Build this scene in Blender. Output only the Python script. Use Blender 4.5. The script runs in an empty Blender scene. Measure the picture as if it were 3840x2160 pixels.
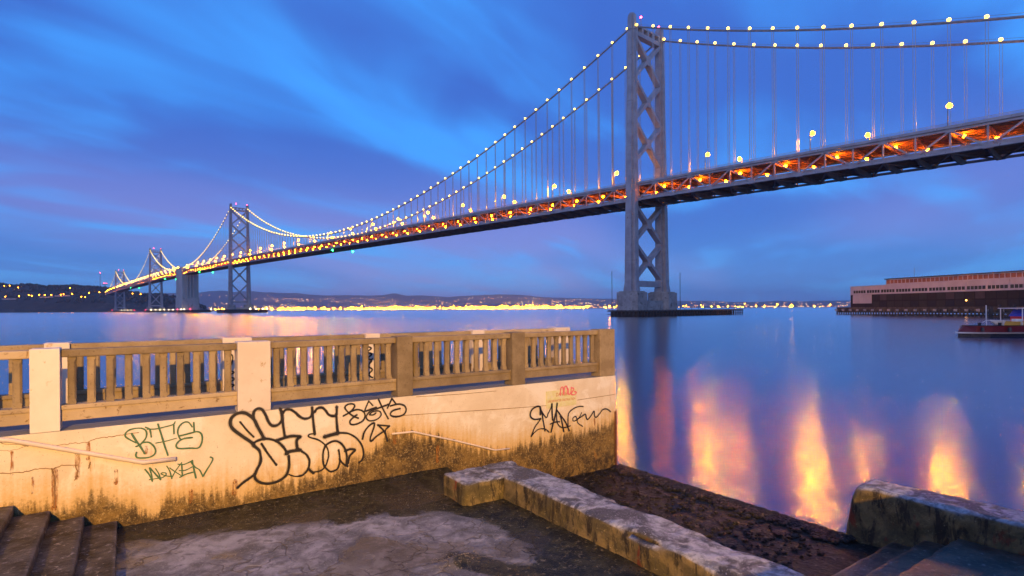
import bpy, bmesh, math, random
from mathutils import Vector, Matrix, noise
R = math.radians
scene = bpy.context.scene
col = scene.collection
rng = random.Random(7)

# ------------------------------------------------------------------ camera
F, CX, HY, ROLL, EYE = 2105.0, 1920.0, 1157.0, 0.0057, 4.0     # measured in the photograph's 3840x2160 pixels
cd = bpy.data.cameras.new('camera')
cd.sensor_width = 36.0
cd.lens = 36.0 * F / 3840.0
cd.shift_y = (HY - 1080.0) / 3840.0
cd.clip_start, cd.clip_end = 0.1, 60000.0
cam = bpy.data.objects.new('camera', cd)
col.objects.link(cam)
cam.location = (0, 0, EYE)
cam.matrix_world = Matrix.Translation((0, 0, EYE)) @ Matrix.Rotation(R(90), 4, 'X') @ Matrix.Rotation(-ROLL, 4, 'Z')
scene.camera = cam

# ------------------------------------------------------------------ world: dusk sky with wind-drawn cloud
SUN_EL, SUN_AZ = R(4.0), R(200.0)
w = bpy.data.worlds.new('World'); scene.world = w; w.use_nodes = True
NT = w.node_tree; NT.nodes.clear()


class G:
    """small helper to write node graphs"""
    def __init__(s, nt): s.nt = nt
    def n(s, typ, **kw):
        nd = s.nt.nodes.new(typ)
        for k, v in kw.items():
            if k.startswith('in_'):
                key = k[3:]
                s.set(nd, int(key) if key.isdigit() else key.replace('_', ' '), v)
            else:
                setattr(nd, k, v)
        return nd
    def set(s, nd, key, v):
        sock = nd.inputs[key]
        if hasattr(v, 'is_linked') or isinstance(v, bpy.types.NodeSocket):
            s.nt.links.new(v, sock)
        else:
            if sock.type == 'RGBA' and len(v) == 3: v = (*v, 1)
            sock.default_value = v
    def m(s, op, a, b=None, c=None, clamp=False):
        nd = s.nt.nodes.new('ShaderNodeMath'); nd.operation = op; nd.use_clamp = clamp
        for i, v in enumerate((a, b, c)):
            if v is not None: s.set(nd, i, v)
        return nd.outputs[0]
    def step(s, x, lo, hi):
        nd = s.nt.nodes.new('ShaderNodeMapRange'); nd.interpolation_type = 'SMOOTHSTEP'
        s.set(nd, 0, x); s.set(nd, 1, lo); s.set(nd, 2, hi); s.set(nd, 3, 0.0); s.set(nd, 4, 1.0)
        return nd.outputs[0]
    def mix(s, f, a, b, mode='MIX'):
        nd = s.nt.nodes.new('ShaderNodeMix'); nd.data_type = 'RGBA'; nd.blend_type = mode
        s.set(nd, 0, f); s.set(nd, 6, a); s.set(nd, 7, b)
        return nd.outputs[2]
    def noise(s, vec, scale, detail=4, rough=.5, dist=0.0):
        nd = s.nt.nodes.new('ShaderNodeTexNoise')
        s.set(nd, 'Vector', vec); s.set(nd, 'Scale', scale); s.set(nd, 'Detail', detail)
        s.set(nd, 'Roughness', rough); s.set(nd, 'Distortion', dist)
        return nd.outputs[0]
    def dot(s, v, xyz):
        nd = s.nt.nodes.new('ShaderNodeVectorMath'); nd.operation = 'DOT_PRODUCT'
        s.set(nd, 0, v); s.set(nd, 1, xyz)
        return nd.outputs['Value']
    def xyz(s, x, y, z):
        nd = s.nt.nodes.new('ShaderNodeCombineXYZ')
        s.set(nd, 0, x); s.set(nd, 1, y); s.set(nd, 2, z)
        return nd.outputs[0]


g = G(NT)
tc = g.n('ShaderNodeTexCoord').outputs['Generated']
sx = g.n('ShaderNodeSeparateXYZ', in_0=tc)
dx, dy, dz = sx.outputs
up = g.m('MAXIMUM', dz, 0.0)
zc = g.m('ADD', up, 0.13)
px_ = g.m('DIVIDE', dx, zc); py_ = g.m('DIVIDE', dy, zc)
SA = R(33)
u_ = g.m('ADD', g.m('MULTIPLY', px_, math.sin(SA)), g.m('MULTIPLY', py_, math.cos(SA)))
v_ = g.m('SUBTRACT', g.m('MULTIPLY', px_, math.cos(SA)), g.m('MULTIPLY', py_, math.sin(SA)))
vec = g.xyz(g.m('MULTIPLY', u_, 0.42), g.m('MULTIPLY', v_, 0.80), 24.20)
n1 = g.noise(vec, 1.0, 3, .45, .9)
vec2 = g.xyz(g.m('MULTIPLY', u_, 0.75), g.m('MULTIPLY', v_, 2.0), 29.60)
n2 = g.noise(vec2, 1.0, 4, .5, .8)
vec3 = g.xyz(g.m('MULTIPLY', u_, 0.18), g.m('MULTIPLY', v_, 0.35), 31.46)
n3 = g.noise(vec3, 1.0, 2, .5, .3)
cl = g.m('ADD', g.m('MULTIPLY', n1, .70), g.m('MULTIPLY', n2, .30))
f_cl = g.m('MULTIPLY', g.step(cl, .38, .565), g.m('SUBTRACT', 1.0, g.m('MULTIPLY', g.m('SUBTRACT', 1.0, g.step(up, .02, .16)), .40)))
low = g.m('SUBTRACT', 1.0, g.step(up, 0.0, .32))
clear = g.mix(low, (.060, .345, 1.00), (.100, .420, 1.00))
cloud = g.mix(low, (.048, .130, .545), (.075, .185, .610))
pink = g.m('MULTIPLY', g.m('MULTIPLY', g.step(n3, .43, .60), low), .85)
cloud = g.mix(pink, cloud, (.330, .290, .700))
sky_c = g.mix(f_cl, clear, cloud)
st = g.n('ShaderNodeTexSky')
st.sky_type = 'NISHITA'; st.sun_disc = False
st.sun_elevation = SUN_EL; st.sun_rotation = SUN_AZ; st.ozone_density = 6.0
bg1 = g.n('ShaderNodeBackground', in_Color=st.outputs[0], in_Strength=0.05)
bg2 = g.n('ShaderNodeBackground', in_Color=sky_c, in_Strength=1.04)
add = g.n('ShaderNodeAddShader', in_0=bg1.outputs[0], in_1=bg2.outputs[0])
g.n('ShaderNodeOutputWorld', in_Surface=add.outputs[0])

# ------------------------------------------------------------------ sun: last glow of the western sky, behind the camera
sd = bpy.data.lights.new('sun', 'SUN'); sd.energy = 0.50; sd.angle = R(40); sd.color = (1.0, .72, .66)
so = bpy.data.objects.new('sun', sd); col.objects.link(so)
so.rotation_euler = (R(90) - R(14), 0, R(180) - SUN_AZ)

# ------------------------------------------------------------------ render settings
vs = scene.view_settings
vs.view_transform = 'Standard'; vs.look = 'None'; vs.exposure = 0.0; vs.gamma = 1.0; vs.use_curve_mapping = False
scene.render.engine = 'CYCLES'
cy = scene.cycles
cy.use_denoising = True; cy.use_adaptive_sampling = True; cy.adaptive_threshold = 0.01
cy.max_bounces = 5; cy.diffuse_bounces = 2; cy.glossy_bounces = 3; cy.transmission_bounces = 2; cy.volume_bounces = 0
cy.caustics_reflective = False; cy.caustics_refractive = False
cy.sample_clamp_indirect = 6.0; cy.sample_clamp_direct = 0.0
cy.use_light_tree = True
try: cy.denoiser = 'OPENIMAGEDENOISE'
except Exception: pass

# ------------------------------------------------------------------ pixel helpers (a pixel gives a direction only)
def ray(px, py):
    u, wv = px - CX, -(py - HY)
    c, s = math.cos(ROLL), math.sin(ROLL)
    return ((u * c + wv * s) / F, (-u * s + wv * c) / F)      # X/Y and Z/Y
def at_depth(px, py, Y):
    a, b = ray(px, py); return Vector((a * Y, Y, EYE + b * Y))
def at_level(px, py, z):
    a, b = ray(px, py); Y = (z - EYE) / b; return Vector((a * Y, Y, z))

# quay frame: a runs along the pier wall to the water, b from the wall towards the camera
AX, AY = 0.8235, 0.5673
CAMB = 9.17
def Q(a, b, z): return Vector((a * AX + (b - CAMB) * AY, a * AY - (b - CAMB) * AX, z))
def toq(p): return (p.x * AX + p.y * AY, p.x * AY - p.y * AX + CAMB)
def on_wall(px, py, b=0.0):
    dxr, dzr = ray(px, py)
    Y = (b - CAMB) / (dxr * AY - AX)
    return (dxr * Y * AX + Y * AY, EYE + dzr * Y)             # (a, z)

# bridge frame: t along the bridge away from the city, n across it (north rail is n < 0, nearest)
TH = math.atan((CX - 111.0) / F)
BE = Vector((-math.sin(TH), math.cos(TH), 0)); BN = Vector((math.cos(TH), math.sin(TH), 0))
BO = Vector((66.4, 275.0, 0))
def B(t, n, z): return BO + BE * t + BN * n + Vector((0, 0, z))
BROT = math.atan2(BE.y, BE.x)
_kn = [(-420, 55.0), (-137, 60.9), (0, 64.4), (352, 71.6), (704, 77.6), (1058, 81.8), (1412, 82.6), (2116, 78), (2500, 73.5)]
def rail_z(t):
    k = _kn
    if t <= k[0][0]: return k[0][1]
    for i in range(len(k) - 1):
        if t <= k[i + 1][0]:
            x0, y0 = k[i]; x1, y1 = k[i + 1]
            m0 = (k[i + 1][1] - k[max(i - 1, 0)][1]) / (k[i + 1][0] - k[max(i - 1, 0)][0])
            j = min(i + 2, len(k) - 1)
            m1 = (k[j][1] - k[i][1]) / (k[j][0] - k[i][0])
            h = x1 - x0; s = (t - x0) / h
            return ((2*s**3 - 3*s*s + 1) * y0 + (s**3 - 2*s*s + s) * h * m0 + (-2*s**3 + 3*s*s) * y1 + (s**3 - s*s) * h * m1)
    return k[-1][1]

# ------------------------------------------------------------------ object helpers
def tag(o, label=None, cat=None, group=None, kind=None):
    if label: o['label'] = label
    if cat: o['category'] = cat
    if group: o['group'] = group
    if kind: o['kind'] = kind
    return o
def thing(name, label, cat, loc=(0, 0, 0), group=None):
    o = bpy.data.objects.new(name, None); col.objects.link(o)
    o.location = loc; o.empty_display_size = .2
    return tag(o, label, cat, group)
def link(name, me, mat=None, parent=None, mw=None):
    """an object whose world matrix is mw; parents carry a location only"""
    if mat is not None and not me.materials: me.materials.append(mat)
    o = bpy.data.objects.new(name, me); col.objects.link(o)
    if mw is not None: o.matrix_basis = mw
    if parent is not None:
        o.parent = parent
        if parent.type == 'EMPTY': o.matrix_parent_inverse = Matrix.Translation(-parent.location)
    return o
class MB:
    def __init__(s): s.v, s.f = [], []
    def add(s, vs, fs):
        k = len(s.v); s.v += [tuple(p) for p in vs]; s.f += [tuple(i + k for i in f) for f in fs]; return s
    def hexa(s, p):            # 8 points: bottom 4 (ccw from above), top 4
        return s.add(p, [(3, 2, 1, 0), (4, 5, 6, 7), (0, 1, 5, 4), (1, 2, 6, 5), (2, 3, 7, 6), (3, 0, 4, 7)])
    def box(s, fr, a0, a1, b0, b1, z0, z1):
        p = [fr(a0, b0, z0), fr(a1, b0, z0), fr(a1, b1, z0), fr(a0, b1, z0), fr(a0, b0, z1), fr(a1, b0, z1), fr(a1, b1, z1), fr(a0, b1, z1)]
        if (p[1] - p[0]).cross(p[3] - p[0]).z < 0: p = [p[i] for i in (3, 2, 1, 0, 7, 6, 5, 4)]
        return s.hexa(p)
    def loft(s, rings, cap=True):
        k = len(rings[0]); vs = [p for r in rings for p in r]; fs = []
        for i in range(len(rings) - 1):
            for j in range(k):
                fs.append((i*k + j, i*k + (j+1) % k, (i+1)*k + (j+1) % k, (i+1)*k + j))
        if cap: fs += [tuple(range(k))[::-1], tuple(range((len(rings)-1)*k, len(rings)*k))]
        return s.add(vs, fs)
    def tube(s, pts, r, seg=8):
        rings = []
        for i, p in enumerate(pts):
            p = Vector(p); d = (Vector(pts[min(i+1, len(pts)-1)]) - Vector(pts[max(i-1, 0)])).normalized()
            up_ = Vector((0, 0, 1)) if abs(d.z) < .95 else Vector((1, 0, 0))
            x = d.cross(up_).normalized(); y = x.cross(d)
            rr = r[i] if isinstance(r, (list, tuple)) else r
            rings.append([p + (x * math.cos(2*math.pi*j/seg) + y * math.sin(2*math.pi*j/seg)) * rr for j in range(seg)])
        return s.loft(rings)
    def bar(s, p0, p1, wd, ht, up_=(0, 0, 1)):
        p0, p1 = Vector(p0), Vector(p1); d = (p1 - p0).normalized(); u = Vector(up_)
        if abs(d.dot(u)) > .98: u = Vector((1, 0, 0))
        x = d.cross(u).normalized() * wd / 2; y = x.cross(d).normalized() * ht / 2
        return s.loft([[p0 - x - y, p0 + x - y, p0 + x + y, p0 - x + y], [p1 - x - y, p1 + x - y, p1 + x + y, p1 - x + y]])
    def mesh(s, name, mat=None, smooth=False, fix=True):
        me = bpy.data.meshes.new(name); me.from_pydata(s.v, [], s.f)
        if fix:
            bm = bmesh.new(); bm.from_mesh(me); bmesh.ops.recalc_face_normals(bm, faces=bm.faces); bm.to_mesh(me); bm.free()
        if smooth: me.polygons.foreach_set('use_smooth', [True] * len(me.polygons))
        if mat: me.materials.append(mat)
        me.update(); return me
    def build(s, name, mat, parent=None, smooth=False):
        return link(name, s.mesh(name, mat, smooth), None, parent)
def I(x, y, z): return Vector((x, y, z))
_unit = {}
def unit_box(mat, bevel=0.0):
    key = (mat.name, bevel)
    if key not in _unit:
        bm = bmesh.new(); bmesh.ops.create_cube(bm, size=1.0)
        if bevel: bmesh.ops.bevel(bm, geom=bm.edges[:], offset=bevel, segments=1, affect='EDGES')
        me = bpy.data.meshes.new('box'); bm.to_mesh(me); bm.free(); me.materials.append(mat); _unit[key] = me
    return _unit[key]
def beam(name, p0, p1, wd, ht, mat, parent, side=None):
    """shared unit box stretched from p0 to p1; wd across, ht along side x axis"""
    p0, p1 = Vector(p0), Vector(p1); d = p1 - p0; L = d.length; d.normalize()
    s = Vector(side) if side is not None else (Vector((0, 0, 1)) if abs(d.z) < .98 else Vector((1, 0, 0)))
    x = d.cross(s).normalized(); y = x.cross(d).normalized()
    c = (p0 + p1) / 2
    m = Matrix(((x.x*wd, y.x*ht, d.x*L, c.x), (x.y*wd, y.y*ht, d.y*L, c.y), (x.z*wd, y.z*ht, d.z*L, c.z), (0, 0, 0, 1)))
    return link(name, unit_box(mat), None, parent, m)

# ------------------------------------------------------------------ materials
MATS = {}
def new_mat(name):
    m = bpy.data.materials.new(name); m.use_nodes = True; m.node_tree.nodes.clear(); MATS[name] = m
    return m, G(m.node_tree)
def finish(g_, colr, rough, normal=None, **kw):
    p = g_.n('ShaderNodeBsdfPrincipled')
    g_.set(p, 'Base Color', colr); g_.set(p, 'Roughness', rough)
    if normal is not None: g_.set(p, 'Normal', normal)
    for k, v in kw.items(): g_.set(p, k.replace('_', ' '), v)
    g_.n('ShaderNodeOutputMaterial', in_Surface=p.outputs[0])
    return p
def mottled(name, c1, c2, scale, rough=.7, bump=0.0, bscale=None, c3=None, rand=0.0, wear=None, spec=.5, s3=None, lo3=.58, hi3=.66, lo=.35, hi=.65, metallic=0.0, stretch=(1, 1, 1), bdist=.02):
    m, g_ = new_mat(name)
    pos = g_.n('ShaderNodeNewGeometry').outputs['Position']
    vm = g_.n('ShaderNodeVectorMath', operation='MULTIPLY'); g_.set(vm, 0, pos); g_.set(vm, 1, stretch)
    p = vm.outputs[0]
    f = g_.step(g_.noise(p, scale, 6, .6), lo, hi)
    c = g_.mix(f, c1, c2)
    if c3 is not None:
        c = g_.mix(g_.step(g_.noise(p, s3 or scale * 3, 5, .65, .4), lo3, hi3), c, c3)
    if rand:
        rnd = g_.n('ShaderNodeObjectInfo').outputs['Random']
        hs = g_.n('ShaderNodeHueSaturation'); g_.set(hs, 'Color', c); g_.set(hs, 'Value', g_.m('ADD', 1 - rand, g_.m('MULTIPLY', rnd, 2 * rand)))
        c = hs.outputs[0]
    if wear is not None:
        pt = g_.n('ShaderNodeNewGeometry').outputs['Pointiness']
        c = g_.mix(g_.step(pt, .535, .62), c, wear)
    nrm = None
    if bump:
        b = g_.n('ShaderNodeBump'); g_.set(b, 'Strength', bump); g_.set(b, 'Distance', bdist)
        g_.set(b, 'Height', g_.noise(p, bscale or scale * 6, 6, .6)); nrm = b.outputs[0]
    finish(g_, c, rough, nrm, Metallic=metallic, Specular_IOR_Level=spec)
    return m
def emit(name, colr, strength):
    m, g_ = new_mat(name)
    e = g_.n('ShaderNodeEmission', in_Color=(*colr, 1), in_Strength=strength)
    g_.n('ShaderNodeOutputMaterial', in_Surface=e.outputs[0])
    return m

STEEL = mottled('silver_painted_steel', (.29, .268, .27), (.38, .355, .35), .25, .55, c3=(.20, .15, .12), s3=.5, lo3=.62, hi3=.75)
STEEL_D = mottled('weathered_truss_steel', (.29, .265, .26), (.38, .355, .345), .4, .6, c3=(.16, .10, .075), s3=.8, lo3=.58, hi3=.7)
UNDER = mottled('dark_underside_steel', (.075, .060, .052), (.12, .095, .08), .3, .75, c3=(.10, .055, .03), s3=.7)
BEAMC = mottled('lamp_reddened_floor_steel', (.22, .11, .06), (.30, .15, .08), .5, .75)  # orange glow of the tunnel lamps is put into this red-brown colour
DECKC = mottled('deck_concrete', (.16, .15, .145), (.22, .21, .20), .4, .85)
CABLE = mottled('cable_paint', (.22, .19, .18), (.30, .27, .25), 1.0, .6)
ROPE = mottled('hanger_rope', (.42, .38, .36), (.50, .45, .43), 1.0, .6)
PIERC = mottled('old_pier_concrete', (.26, .25, .23), (.38, .36, .33), .25, .85, .4, 1.5, c3=(.13, .115, .10), s3=.45, lo3=.55, hi3=.68, bdist=.1)
ANCH = mottled('anchorage_concrete', (.36, .34, .30), (.45, .43, .39), .06, .85, c3=(.25, .23, .20), s3=.15, stretch=(1, 1, .3))
TIMBER = mottled('wet_fender_timber', (.035, .026, .02), (.075, .055, .04), 1.2, .7, .4, 4, stretch=(1, 1, .3))
TIMB_T = mottled('fender_deck_timber', (.11, .10, .09), (.18, .165, .15), .8, .8)
SODIUM = emit('sodium_lamp', (1.0, .33, .0015), 130.0)
SODIUM_D = emit('tunnel_lamp', (1.0, .20, .001), 420.0)
NECK = emit('cable_bulb', (1.0, .62, .06), 9.0)
RED = emit('red_beacon', (1.0, .03, .06), 40.0)
GREEN = emit('green_marker', (.02, 1.0, .12), 40.0)
WHITEL = emit('white_marker', (1.0, .8, .35), 30.0)

# ================================================================== WATER
m, g = new_mat('bay_water')
pos = g.n('ShaderNodeNewGeometry').outputs['Position']
n_a = g.noise(g.n('ShaderNodeVectorMath', operation='MULTIPLY', in_0=pos, in_1=(.8, 2.3, 1)).outputs[0], 3.0, 4, .6)
n_b = g.noise(pos, .22, 2, .5)
hsum = g.m('ADD', g.m('MULTIPLY', n_a, .6), g.m('MULTIPLY', n_b, .10))
bp = g.n('ShaderNodeBump'); g.set(bp, 'Strength', .19); g.set(bp, 'Distance', .10); g.set(bp, 'Height', hsum)
ln = g.n('ShaderNodeVectorMath', operation='LENGTH', in_0=pos).outputs['Value']
rw = g.m('ADD', .168, g.m('MULTIPLY', g.step(ln, 25.0, 260.0), .075))      # open water is rougher than the sheltered basin
gl = g.n('ShaderNodeBsdfGlossy', distribution='BECKMANN'); g.set(gl, 'Color', (1, 1, 1)); g.set(gl, 'Roughness', rw); g.set(gl, 'Normal', bp.outputs[0])
df = g.n('ShaderNodeBsdfDiffuse'); g.set(df, 'Color', (.003, .058, .165))
fr_ = g.n('ShaderNodeFresnel'); g.set(fr_, 'IOR', 1.75)
mx = g.n('ShaderNodeMixShader'); g.set(mx, 0, fr_.outputs[0]); g.set(mx, 1, df.outputs[0]); g.set(mx, 2, gl.outputs[0])
g.n('ShaderNodeOutputMaterial', in_Surface=mx.outputs[0])
WATER = m
bm = bmesh.new()
ys = [-60, 0, 20, 60, 150, 400, 1000, 2500, 6000, 20000]
for i in range(len(ys) - 1):
    y0, y1 = ys[i], ys[i + 1]
    x0, x1 = 60 + abs(y0) * 1.6, 60 + abs(y1) * 1.6
    bm.faces.new([bm.verts.new(q) for q in ((-x0, y0, 0), (x0, y0, 0), (x1, y1, 0), (-x1, y1, 0))])
bmesh.ops.remove_doubles(bm, verts=bm.verts, dist=.001)
me = bpy.data.meshes.new('water'); bm.to_mesh(me); bm.free()
tag(link('water', me, WATER), kind='structure', label='calm blue bay water with orange lamp reflections')

# ================================================================== BRIDGE
def lamp_mesh(name, mat, r, sub=1):
    bm_ = bmesh.new(); bmesh.ops.create_icosphere(bm_, subdivisions=sub, radius=r)
    me_ = bpy.data.meshes.new(name); bm_.to_mesh(me_); bm_.free(); me_.materials.append(mat); return me_
NECK_ME = lamp_mesh('cable_bulb', NECK, .62)
TUN_ME = lamp_mesh('tunnel_bulb', SODIUM_D, .55)
RED_ME = lamp_mesh('red_bulb', RED, .55); GRN_ME = lamp_mesh('green_bulb', GREEN, .8); WHT_ME = lamp_mesh('white_bulb', WHITEL, .7)
def T(p): return Matrix.Translation(p)

def tower(t, ztop, parent, flip=1, detail=True):
    zr = rail_z(t); zb = 11.4
    def off(z): return 12.4 - 1.3 * (z - zb) / (ztop - zb)
    def leg(s):
        mb = MB(); rings = []
        zs = [(zb, 1.14), (zb + 1.2, 1.14), (zb + 4.5, 1.0), (zr - 9, None), (ztop - 8.2, None), (ztop - 8.2, 'c'), (ztop - 7.2, 'c'), (ztop - 7.2, None), (ztop - 1.2, None), (ztop, 'top')]
        for z, k in zs:
            f = (z - zb) / (ztop - zb)
            le, ln = (3.25 - 1.35 * f), (2.8 - 1.2 * f)
            if k == 'c': le, ln = le + .35, ln + .35
            elif k == 'top': le, ln = le * .55, ln * .7
            elif k: le, ln = le * k, ln * k
            q, r = .52, .50
            sec = [(-le, -ln*r), (-le*q, -ln*r), (-le*q, -ln), (le*q, -ln), (le*q, -ln*r), (le, -ln*r), (le, ln*r), (le*q, ln*r), (le*q, ln), (-le*q, ln), (-le*q, ln*r), (-le, ln*r)]
            rings.append([B(t + a, s * off(z) + b, z) for a, b in sec])
        return mb.loft(rings)
    portal = MB()
    zt0, zt1 = ztop - 10.2, ztop - 5.0
    o1 = off(zt0) - 1.0
    portal.box(lambda a, b, z: B(t + a, b, z), -1.5, 1.5, -o1, o1, zt0, zt0 + 2.0)
    portal.box(lambda a, b, z: B(t + a, b, z), -1.5, 1.5, -o1, o1, zt1 - .9, zt1)
    for k in range(5):
        c = -o1 + 1.2 + k * (2 * o1 - 2.4) / 4
        portal.box(lambda a, b, z: B(t + a, b, z), -1.48, 1.48, c - .55, c + .55, zt0 + 2.0, zt1 - .9)
    tw = portal.build('tower', STEEL, parent)
    for s in (-1, 1): link('leg', leg(s).mesh('leg', STEEL), None, tw)
    if detail:
        for s in (-1, 1):
            for kk in range(1, 11):
                z = zb + 4 + (ztop - 14 - zb) * kk / 11
                if zr - 11 < z < zr + 1: continue
                f = (z - zb) / (ztop - zb); le, ln = 3.25 - 1.35 * f + .05, 2.8 - 1.2 * f + .05
                q, rr = .52, .50
                sec = [(-le, -ln*rr), (-le*q, -ln*rr), (-le*q, -ln), (le*q, -ln), (le*q, -ln*rr), (le, -ln*rr), (le, ln*rr), (le*q, ln*rr), (le*q, ln), (-le*q, ln), (-le*q, ln*rr), (-le, ln*rr)]
                MB().loft([[B(t + a, s * off(zz) + b, zz) for a, b in sec] for zz in (z, z + .55)]).build('splice_plate', STEEL_D, tw)
    zn_up = [ztop - 10.0 - k * (ztop - 10.0 - (zr + 9.2)) / 3 for k in range(4)]
    zlow0 = zr - 10.6
    zn_lo = [zlow0 - k * (zlow0 - 17.2) / 2 for k in range(3)]
    for zn in (zn_up, zn_lo):
        for z1, z0 in zip(zn[:-1], zn[1:]):
            o0, o1 = off(z0) - .8, off(z1) - .8
            beam('cross_brace', B(t, -o0, z0), B(t, o1, z1), 1.55, 3.0, STEEL, tw, side=BE)
            beam('cross_brace', B(t, o0, z0), B(t, -o1, z1), 1.50, 2.92, STEEL, tw, side=BE)
            zc_ = (z0 + z1) / 2
            mb = MB(); rr = 2.0
            for sgn in (-1, 1):
                oct_ = [(rr * math.cos(R(22.5 + 45*i)), 1.25 * rr * math.sin(R(22.5 + 45*i))) for i in range(8)]
                mb.loft([[B(t + sgn * 1.44, x, zc_ + y) for x, y in oct_], [B(t + sgn * 1.56, x, zc_ + y) for x, y in oct_]])
            mb.build('gusset_plate', STEEL, tw)
    ob = off(15) - 1.5
    MB().box(lambda a, b, z: B(t + a, b, z), -1.2, 1.2, -ob, ob, 14.2, 17.0).build('strut', STEEL, tw)
    # concrete pier below
    pier = MB()
    for s in (-1, 1):
        c = 12.4 * s
        oct_ = [(-6.2, -3.6), (-3.8, -6), (3.8, -6), (6.2, -3.6), (6.2, 3.6), (3.8, 6), (-3.8, 6), (-6.2, 3.6)]
        pier.loft([[B(t + x, c + y, z) for x, y in oct_] for z in (-2.0, 11.4)])
        pier.loft([[B(t + x * .86, c + y * .86, z) for x, y in oct_] for z in (11.4, 11.9)])
    pier.box(lambda a, b, z: B(t + a, b, z), -4.4, 4.4, -6.9, 6.9, -2, 7.4)
    pier.build('pier', PIERC, parent)
    # aviation beacon on the portal
    link('beacon', RED_ME, None, tw, T(B(t, -o1 * .35, ztop + .5)))
    MB().bar(B(t, -o1 * .35, zt1), B(t, -o1 * .35, ztop + .2), .25, .25).build('beacon_mast', STEEL, tw)
    link('beacon', RED_ME, None, tw, T(B(t, 10.6, ztop + .4)))
    return off

def curve_pts(t0, z0, t1, z1, sag, n, k):
    out = []
    for i in range(k + 1):
        s = i / k; out.append((t0 + (t1 - t0) * s, z0 + (z1 - z0) * s - 4 * sag * s * (1 - s)))
    return out
def cable_z(spans, t):
    for t0, z0, t1, z1, sag in spans:
        if t0 <= t <= t1:
            s = (t - t0) / (t1 - t0); return z0 + (z1 - z0) * s - 4 * sag * s * (1 - s)

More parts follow.
